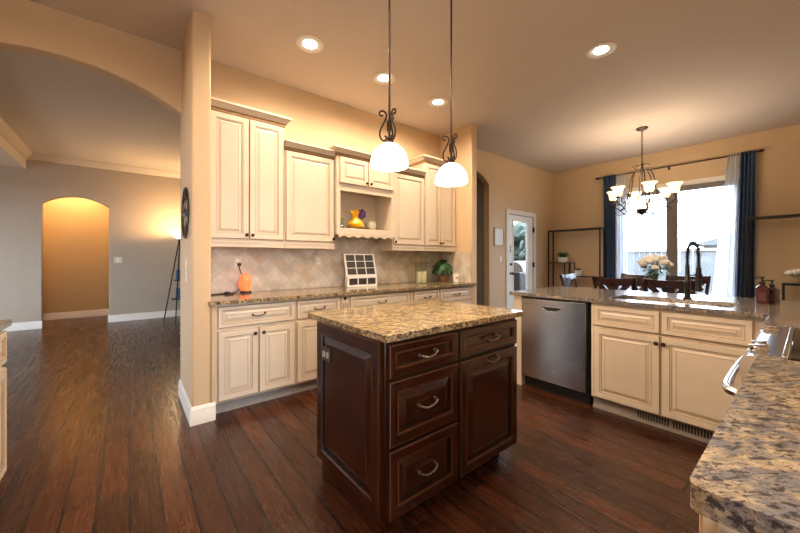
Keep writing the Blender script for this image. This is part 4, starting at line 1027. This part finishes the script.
# ---------------------------------------------------------------- wall items
def plate(loc, rz, label, w=0.075, h=0.118, kind='switch'):
    t = thing('light_switch' if kind == 'switch' else 'wall_outlet', label, 'switch' if kind == 'switch' else 'outlet', loc, rz)
    b = B(); box(b, -w / 2, w / 2, -0.006, 0.0, -h / 2, h / 2); link('plate', b, 'plate', t, bevel=0.002)
    if kind == 'switch':
        b = B(); box(b, -0.016, 0.016, -0.010, -0.0055, -0.033, 0.033); link('rocker', b, 'white', t, bevel=0.001)
    else:
        for z in (-0.02, 0.02):
            b = B(); lathe(b, [(0.016, 0), (0.016, 0.003)], 16, T(0, -0.0055, z) @ RX(90)); box(b, -0.007, -0.005, -0.0092, -0.0082, z - 0.005, z + 0.005); box(b, 0.005, 0.007, -0.0092, -0.0082, z - 0.005, z + 0.005); link('receptacle', b, ['white'], t)
    return t
plate((0.815, YW - 0.011, 1.205), 0, 'tile backsplash outlet above the salt lamp with a black plug', 0.075, 0.118, 'outlet')
plate((1.66, YW - 0.011, 1.215), 0, 'tile backsplash outlet left of the photo display', 0.085, 0.118, 'outlet')
plate((5.20, YW - 0.001, 1.235), 0, 'white light switch beside the glazed door below the framed print')
plate((-0.181, YF - 0.001, 1.218), 0, 'white double switch on the far living room wall right of the arch', 0.12)
plate((XA1 - 0.001, 3.17, 1.195), -90, 'ivory switch on the pillar side below the iron clock')
plate((XA1 - 0.001, 3.17, 1.10), -90, 'lower ivory outlet on the pillar side below the switch', 0.075, 0.09, 'outlet')
t = thing('framed_print', 'small white framed print beside the glazed door', 'picture', (5.145, YW - 0.001, 1.635))
b = B(); prism(b, [(-0.145, -0.165), (0.145, -0.165), (0.145, 0.165), (-0.145, 0.165)], [[(-0.125, -0.145), (0.125, -0.145), (0.125, 0.145), (-0.125, 0.145)]], 0.02, RX(90)); link('frame', b, 'lightwood', t, smooth=0)
b = B(); box(b, -0.125, 0.125, -0.012, -0.001, -0.145, 0.145); link('print', b, 'paper', t, smooth=0)
# clock on pillar's left face
ck = thing('iron_wall_clock', 'dark iron ring clock on the side of the pillar', 'clock', (XA1 - 0.002, 3.17, 1.61), -90)
def ring(b, r, z, rr=0.007, seg=40):
    pts = [(r * math.cos(2 * math.pi * k / seg), z, r * math.sin(2 * math.pi * k / seg)) for k in range(seg + 1)]; tube(b, pts, rr, 8)
b = B(); ring(b, 0.20, -0.012, 0.006); ring(b, 0.13, -0.012, 0.004); link('ring', b, 'iron', ck)
for k in range(12):
    b = B(); a = k * 30; box(b, -0.006 - 0.004 * (k % 3 == 0), 0.006 + 0.004 * (k % 3 == 0), -0.016, -0.008, 0.13, 0.20, RY(a)); link('numeral', b, 'iron', ck)
b = B(); lathe(b, [(0.03, 0), (0.03, 0.012), (0.01, 0.02)], 20, RX(90)); 
for a in range(0, 360, 90): box(b, -0.003, 0.003, -0.014, -0.009, 0.0, 0.13, RY(a))
link('hub', b, 'iron', ck)
for a, L in ((300, 0.08), (60, 0.12)):
    b = B(); box(b, -0.005, 0.005, -0.024, -0.020, 0, L, RY(a)); link('hand', b, 'black', ck)

# ---------------------------------------------------------------- things on the back worktop (z .914)
ZT = 0.9145
sl = thing('salt_lamp', 'glowing orange salt lamp on the back worktop near the pillar', 'lamp', (0.862, 3.40, ZT))
b = B(); lathe(b, [(0.050, 0), (0.052, 0.004), (0.048, 0.018)], 24); link('lamp_base', b, 'black', sl)
b = B(); blob(b, (0, 0, 0.095), (0.058, 0.055, 0.088), 3, 0.35, 1.8); 
for v in b.verts: v.co.z = max(v.co.z, 0.0185)
link('salt_crystal', b, 'salt', sl, smooth=25)
point('salt_lamp_bulb', (0.862, 3.30, 1.12), 0.12, (1, 0.35, 0.12), 0.03)
b = B(); tube(b, [(0.826, YW - 0.030, 1.188), (0.832, YW - 0.04, 1.13), (0.85, YW - 0.045, 1.06), (0.83, YW - 0.045, 0.96), (0.79, 3.46, 0.925), (0.74, 3.38, 0.920), (0.70, 3.42, 0.935), (0.66, 3.36, 0.92), (0.69, 3.30, 0.92), (0.74, 3.34, 0.925), (0.68, 3.40, 0.92), (0.58, 3.36, 0.92), (0.53, 3.40, 0.92)], 0.0045, 7, smooth=6)
box(b, 0.81, 0.842, YW - 0.045, YW - 0.0205, 1.17, 1.20); blob(b, (0.70, 3.37, 0.9265), (0.028, 0.02, 0.0115), 2, 0.1)
tag(link('power_cord', b, 'black'), 'black cord with inline switch running from the outlet across the worktop', 'cord')

# photo display
pdp = thing('photo_display', 'white framed photo calendar board leaning back on the worktop', 'photo display', (2.12, 3.36, ZT), -3)
ww = 0.40
b = B(); box(b, -ww / 2, ww / 2, -0.06, 0.0, 0, 0.125); fr = link('lower_box', b, 'white', pdp, bevel=0.003)
for k in range(3):
    b = B(); x = -ww / 2 + 0.025 + k * 0.122; box(b, x, x + 0.105, -0.0625, -0.0602, 0.028, 0.100); link('small_photo', b, 'photo', fr, smooth=0)
mt = T(0, -0.045, 0.126) @ RX(-16)
b = B(); box(b, -ww / 2 - 0.006, ww / 2 + 0.006, 0, 0.012, 0, 0.27, mt); fr2 = link('upper_frame', b, 'white', pdp, bevel=0.003)
for k in range(3):
    for j in range(3):
        b = B(); x = -ww / 2 + 0.018 + k * 0.126; z = 0.018 + j * 0.082; box(b, x, x + 0.112, -0.002, -0.0004, z, z + 0.074, mt); link('photo', b, 'photo', fr2, smooth=0)
# candle jar
jr = thing('candle_jar', 'clear glass jar holding ivory candles on the back worktop', 'jar', (3.03, 3.28, ZT))
b = B(); lathe(b, [(0.078, 0), (0.080, 0.006), (0.080, 0.285), (0.082, 0.29)], 32, cap0=True, cap1=False); o = link('jar', b, 'jarglass', jr); o.modifiers.new('thick', 'SOLIDIFY').thickness = 0.003
for x in (-0.037, 0.037):
    b = B(); lathe(b, [(0.034, 0.008), (0.034, 0.15), (0.030, 0.155)], 20, T(x, -0.01 * x / 0.037, 0)); cd = link('candle', b, 'wax', jr)
    b = B(); tube(b, [(x, -0.01 * x / 0.037, 0.154), (x, -0.01 * x / 0.037, 0.17)], 0.0015, 5); link('wick', b, 'black', cd)
# leafy plant in round dark pot
pl = thing('potted_plant', 'broad leaved dark green plant in a small brown pot on the back worktop', 'plant', (3.46, 3.30, ZT))
b = B(); lathe(b, [(0.035, 0), (0.052, 0.02), (0.060, 0.06), (0.052, 0.085), (0.045, 0.08)], 24); link('pot', b, 'brownplate', pl)
b = B(); st = B(); random.seed(11)
for i in range(44):
    a = i * 2.399; e = R(random.uniform(0, 75)); rr = random.uniform(0.10, 0.185)
    c = Vector((rr * math.cos(e) * math.cos(a), 0.75 * rr * math.cos(e) * math.sin(a), 0.165 + 0.9 * rr * math.sin(e) - 0.02))
    tube(st, [(0, 0, 0.08), c * 0.6 + Vector((0, 0, 0.05)), c], 0.002, 5, smooth=2)
    blob(b, (0, 0, 0), 1, 2, 0, mt=T(*c) @ RZ(math.degrees(a)) @ RY(60 - math.degrees(e) * 0.6) @ SC(0.058, 0.046, 0.004))
link('stems', st, 'stem', pl); link('leaves', b, 'leaf', pl)
t = thing('small_wood_block', 'small pale wooden block ornament right of the leafy plant', 'ornament', (3.56, 3.14, ZT), -8)
b = B(); box(b, -0.035, 0.035, -0.02, 0.02, 0, 0.115); link('block', b, 'petal', t, bevel=0.004)
b = B(); prism(b, [(0, -0.018), (0.014, 0), (0.009, 0.012), (0, 0.006), (-0.009, 0.012), (-0.014, 0)], [], 0.002, T(0, -0.0203, 0.06) @ RX(90)); link('heart', b, 'brownplate', t)

# niche contents (shelf z 1.575)
ZN = 1.5755
t = thing('serving_plate', 'flat brown plate on the niche shelf under the yellow vase', 'plate', (2.05, 3.33, ZN))
b = B(); lathe(b, [(0.07, 0), (0.15, 0.008), (0.165, 0.016), (0.16, 0.018), (0.07, 0.008)], 32); link('plate', b, 'brownplate', t)
t = thing('yellow_vase', 'curvy yellow ceramic vase with purple flowers in the open niche', 'vase', (2.045, 3.32, ZN + 0.0155))
b = B(); lathe(b, [(0.055, 0.0), (0.085, 0.02), (0.092, 0.05), (0.075, 0.085), (0.045, 0.11), (0.036, 0.135), (0.048, 0.165), (0.052, 0.185), (0.035, 0.215), (0.015, 0.22)], 28)
for v in b.verts: v.co.x -= 0.020 * math.sin(v.co.z * 12)
blob(b, (-0.075, -0.02, 0.185), (0.035, 0.025, 0.022), 2); link('vase_body', b, 'yellow', t)
b = B(); random.seed(5)
for i in range(40):
    a = i * 2.4; q = 0.052 * math.sqrt(i / 40); blob(b, (0.045 + q * math.cos(a), -0.035 + random.uniform(-0.02, 0.02), 0.168 + q * 1.1 * math.sin(a)), (0.015, 0.015, 0.015), 1, 0.5)
link('purple_flowers', b, 'purple', t)
b = B(); lathe(b, [(0.045, 0), (0.055, 0.008), (0.068, 0.06), (0.066, 0.105), (0.060, 0.105), (0.056, 0.06)], 24)
o = link('cup', b, 'greycup'); o.location = (2.245, 3.33, ZN); tag(o, 'pale sage ceramic cup at the right of the niche', 'cup')
b = B(); lathe(b, [(0.040, 0), (0.042, 0.006), (0.042, 0.12)], 24, cap1=False); o = link('drinking_glass', b, 'jarglass'); o.location = (1.80, 3.27, ZN); o.modifiers.new('thick', 'SOLIDIFY').thickness = 0.002
tag(o, 'clear drinking glass at the left of the niche', 'glass')

# ---------------------------------------------------------------- floor lamp in the living room
fl = thing('floor_lamp', 'black tripod floor lamp glowing against the far living room wall', 'floor lamp', (0.80, 8.12, 0))
for k, a in enumerate((200, 250, 335)):
    b = B(); tube(b, [(0.30 * math.cos(R(a)), 0.30 * math.sin(R(a)), 0), (0.02 * math.cos(R(a)), 0.02 * math.sin(R(a)), 1.62)], 0.011, 8); link('leg', b, 'blackmetal', fl)
b = B(); lathe(b, [(0.02, 1.58), (0.035, 1.60), (0.035, 1.64), (0.05, 1.66)], 16); link('socket', b, 'blackmetal', fl)
b = B(); lathe(b, [(0.05, 1.655), (0.10, 1.69), (0.17, 1.76), (0.20, 1.80)], 28, cap1=False); o = link('glass_shade', b, 'lampshade', fl); o.modifiers.new('thick', 'SOLIDIFY').thickness = 0.004
point('floor_lamp_bulb', (0.80, 8.12, 1.84), P_LAMP, WARM2, 0.06)
for z, w_ in ((0.42, 0.15), (0.80, 0.11)):
    b = B(); prism(b, round_poly([(-w_, -w_), (w_, -w_), (w_, w_), (-w_, w_)], 0.05, 3), [], 0.02, T(0, -0.02, z)); link('shelf', b, 'blackmetal', fl)
for z, lab in ((0.8205, 'upper blue patterned box on the floor lamp shelf'), (0.4405, 'lower blue patterned box on the floor lamp shelf')):
    b = B(); box(b, -0.07, 0.07, -0.07, 0.07, 0, 0.20); o = link('patterned_box', b, 'bluecloth', None, bevel=0.006); o.location = (0.80, 8.10, z); tag(o, lab, 'box', 'blue boxes on the lamp shelves')
# hall lights
b = B(); lathe(b, [(0.11, -0.001), (0.15, -0.02), (0.13, -0.06), (0.05, -0.09)], 28); o = link('hall_ceiling_light', b, 'bowlglass'); o.location = (-0.9, 9.2, HC); tag(o, 'round glass ceiling light in the hall behind the far arch', 'ceiling light')
point('hall_bulb', (-0.9, 9.2, HC - 0.2), P_HALL, WARM2, 0.1)

# repeats of one kind share a group
for nm, g in (('wall_cabinet', 'cream wall cabinets along the back wall'), ('curtain', 'navy curtains at the sliding door'), ('sheer_curtain', 'sheer white curtains at the sliding door'),
              ('etagere', 'black metal etageres along the window wall'), ('base_cabinet', 'cream base cabinets'), ('light_switch', 'light switches on the walls'),
              ('wall_outlet', 'wall outlets'), ('board_fence', 'pale board fences outside'), ('tree', 'trees outside the glazed back door'), ('potted_plant', 'small potted plants')):
    for o in bpy.data.objects:
        if o.parent is None and o.name.split('.')[0] == nm and 'group' not in o: o['group'] = g
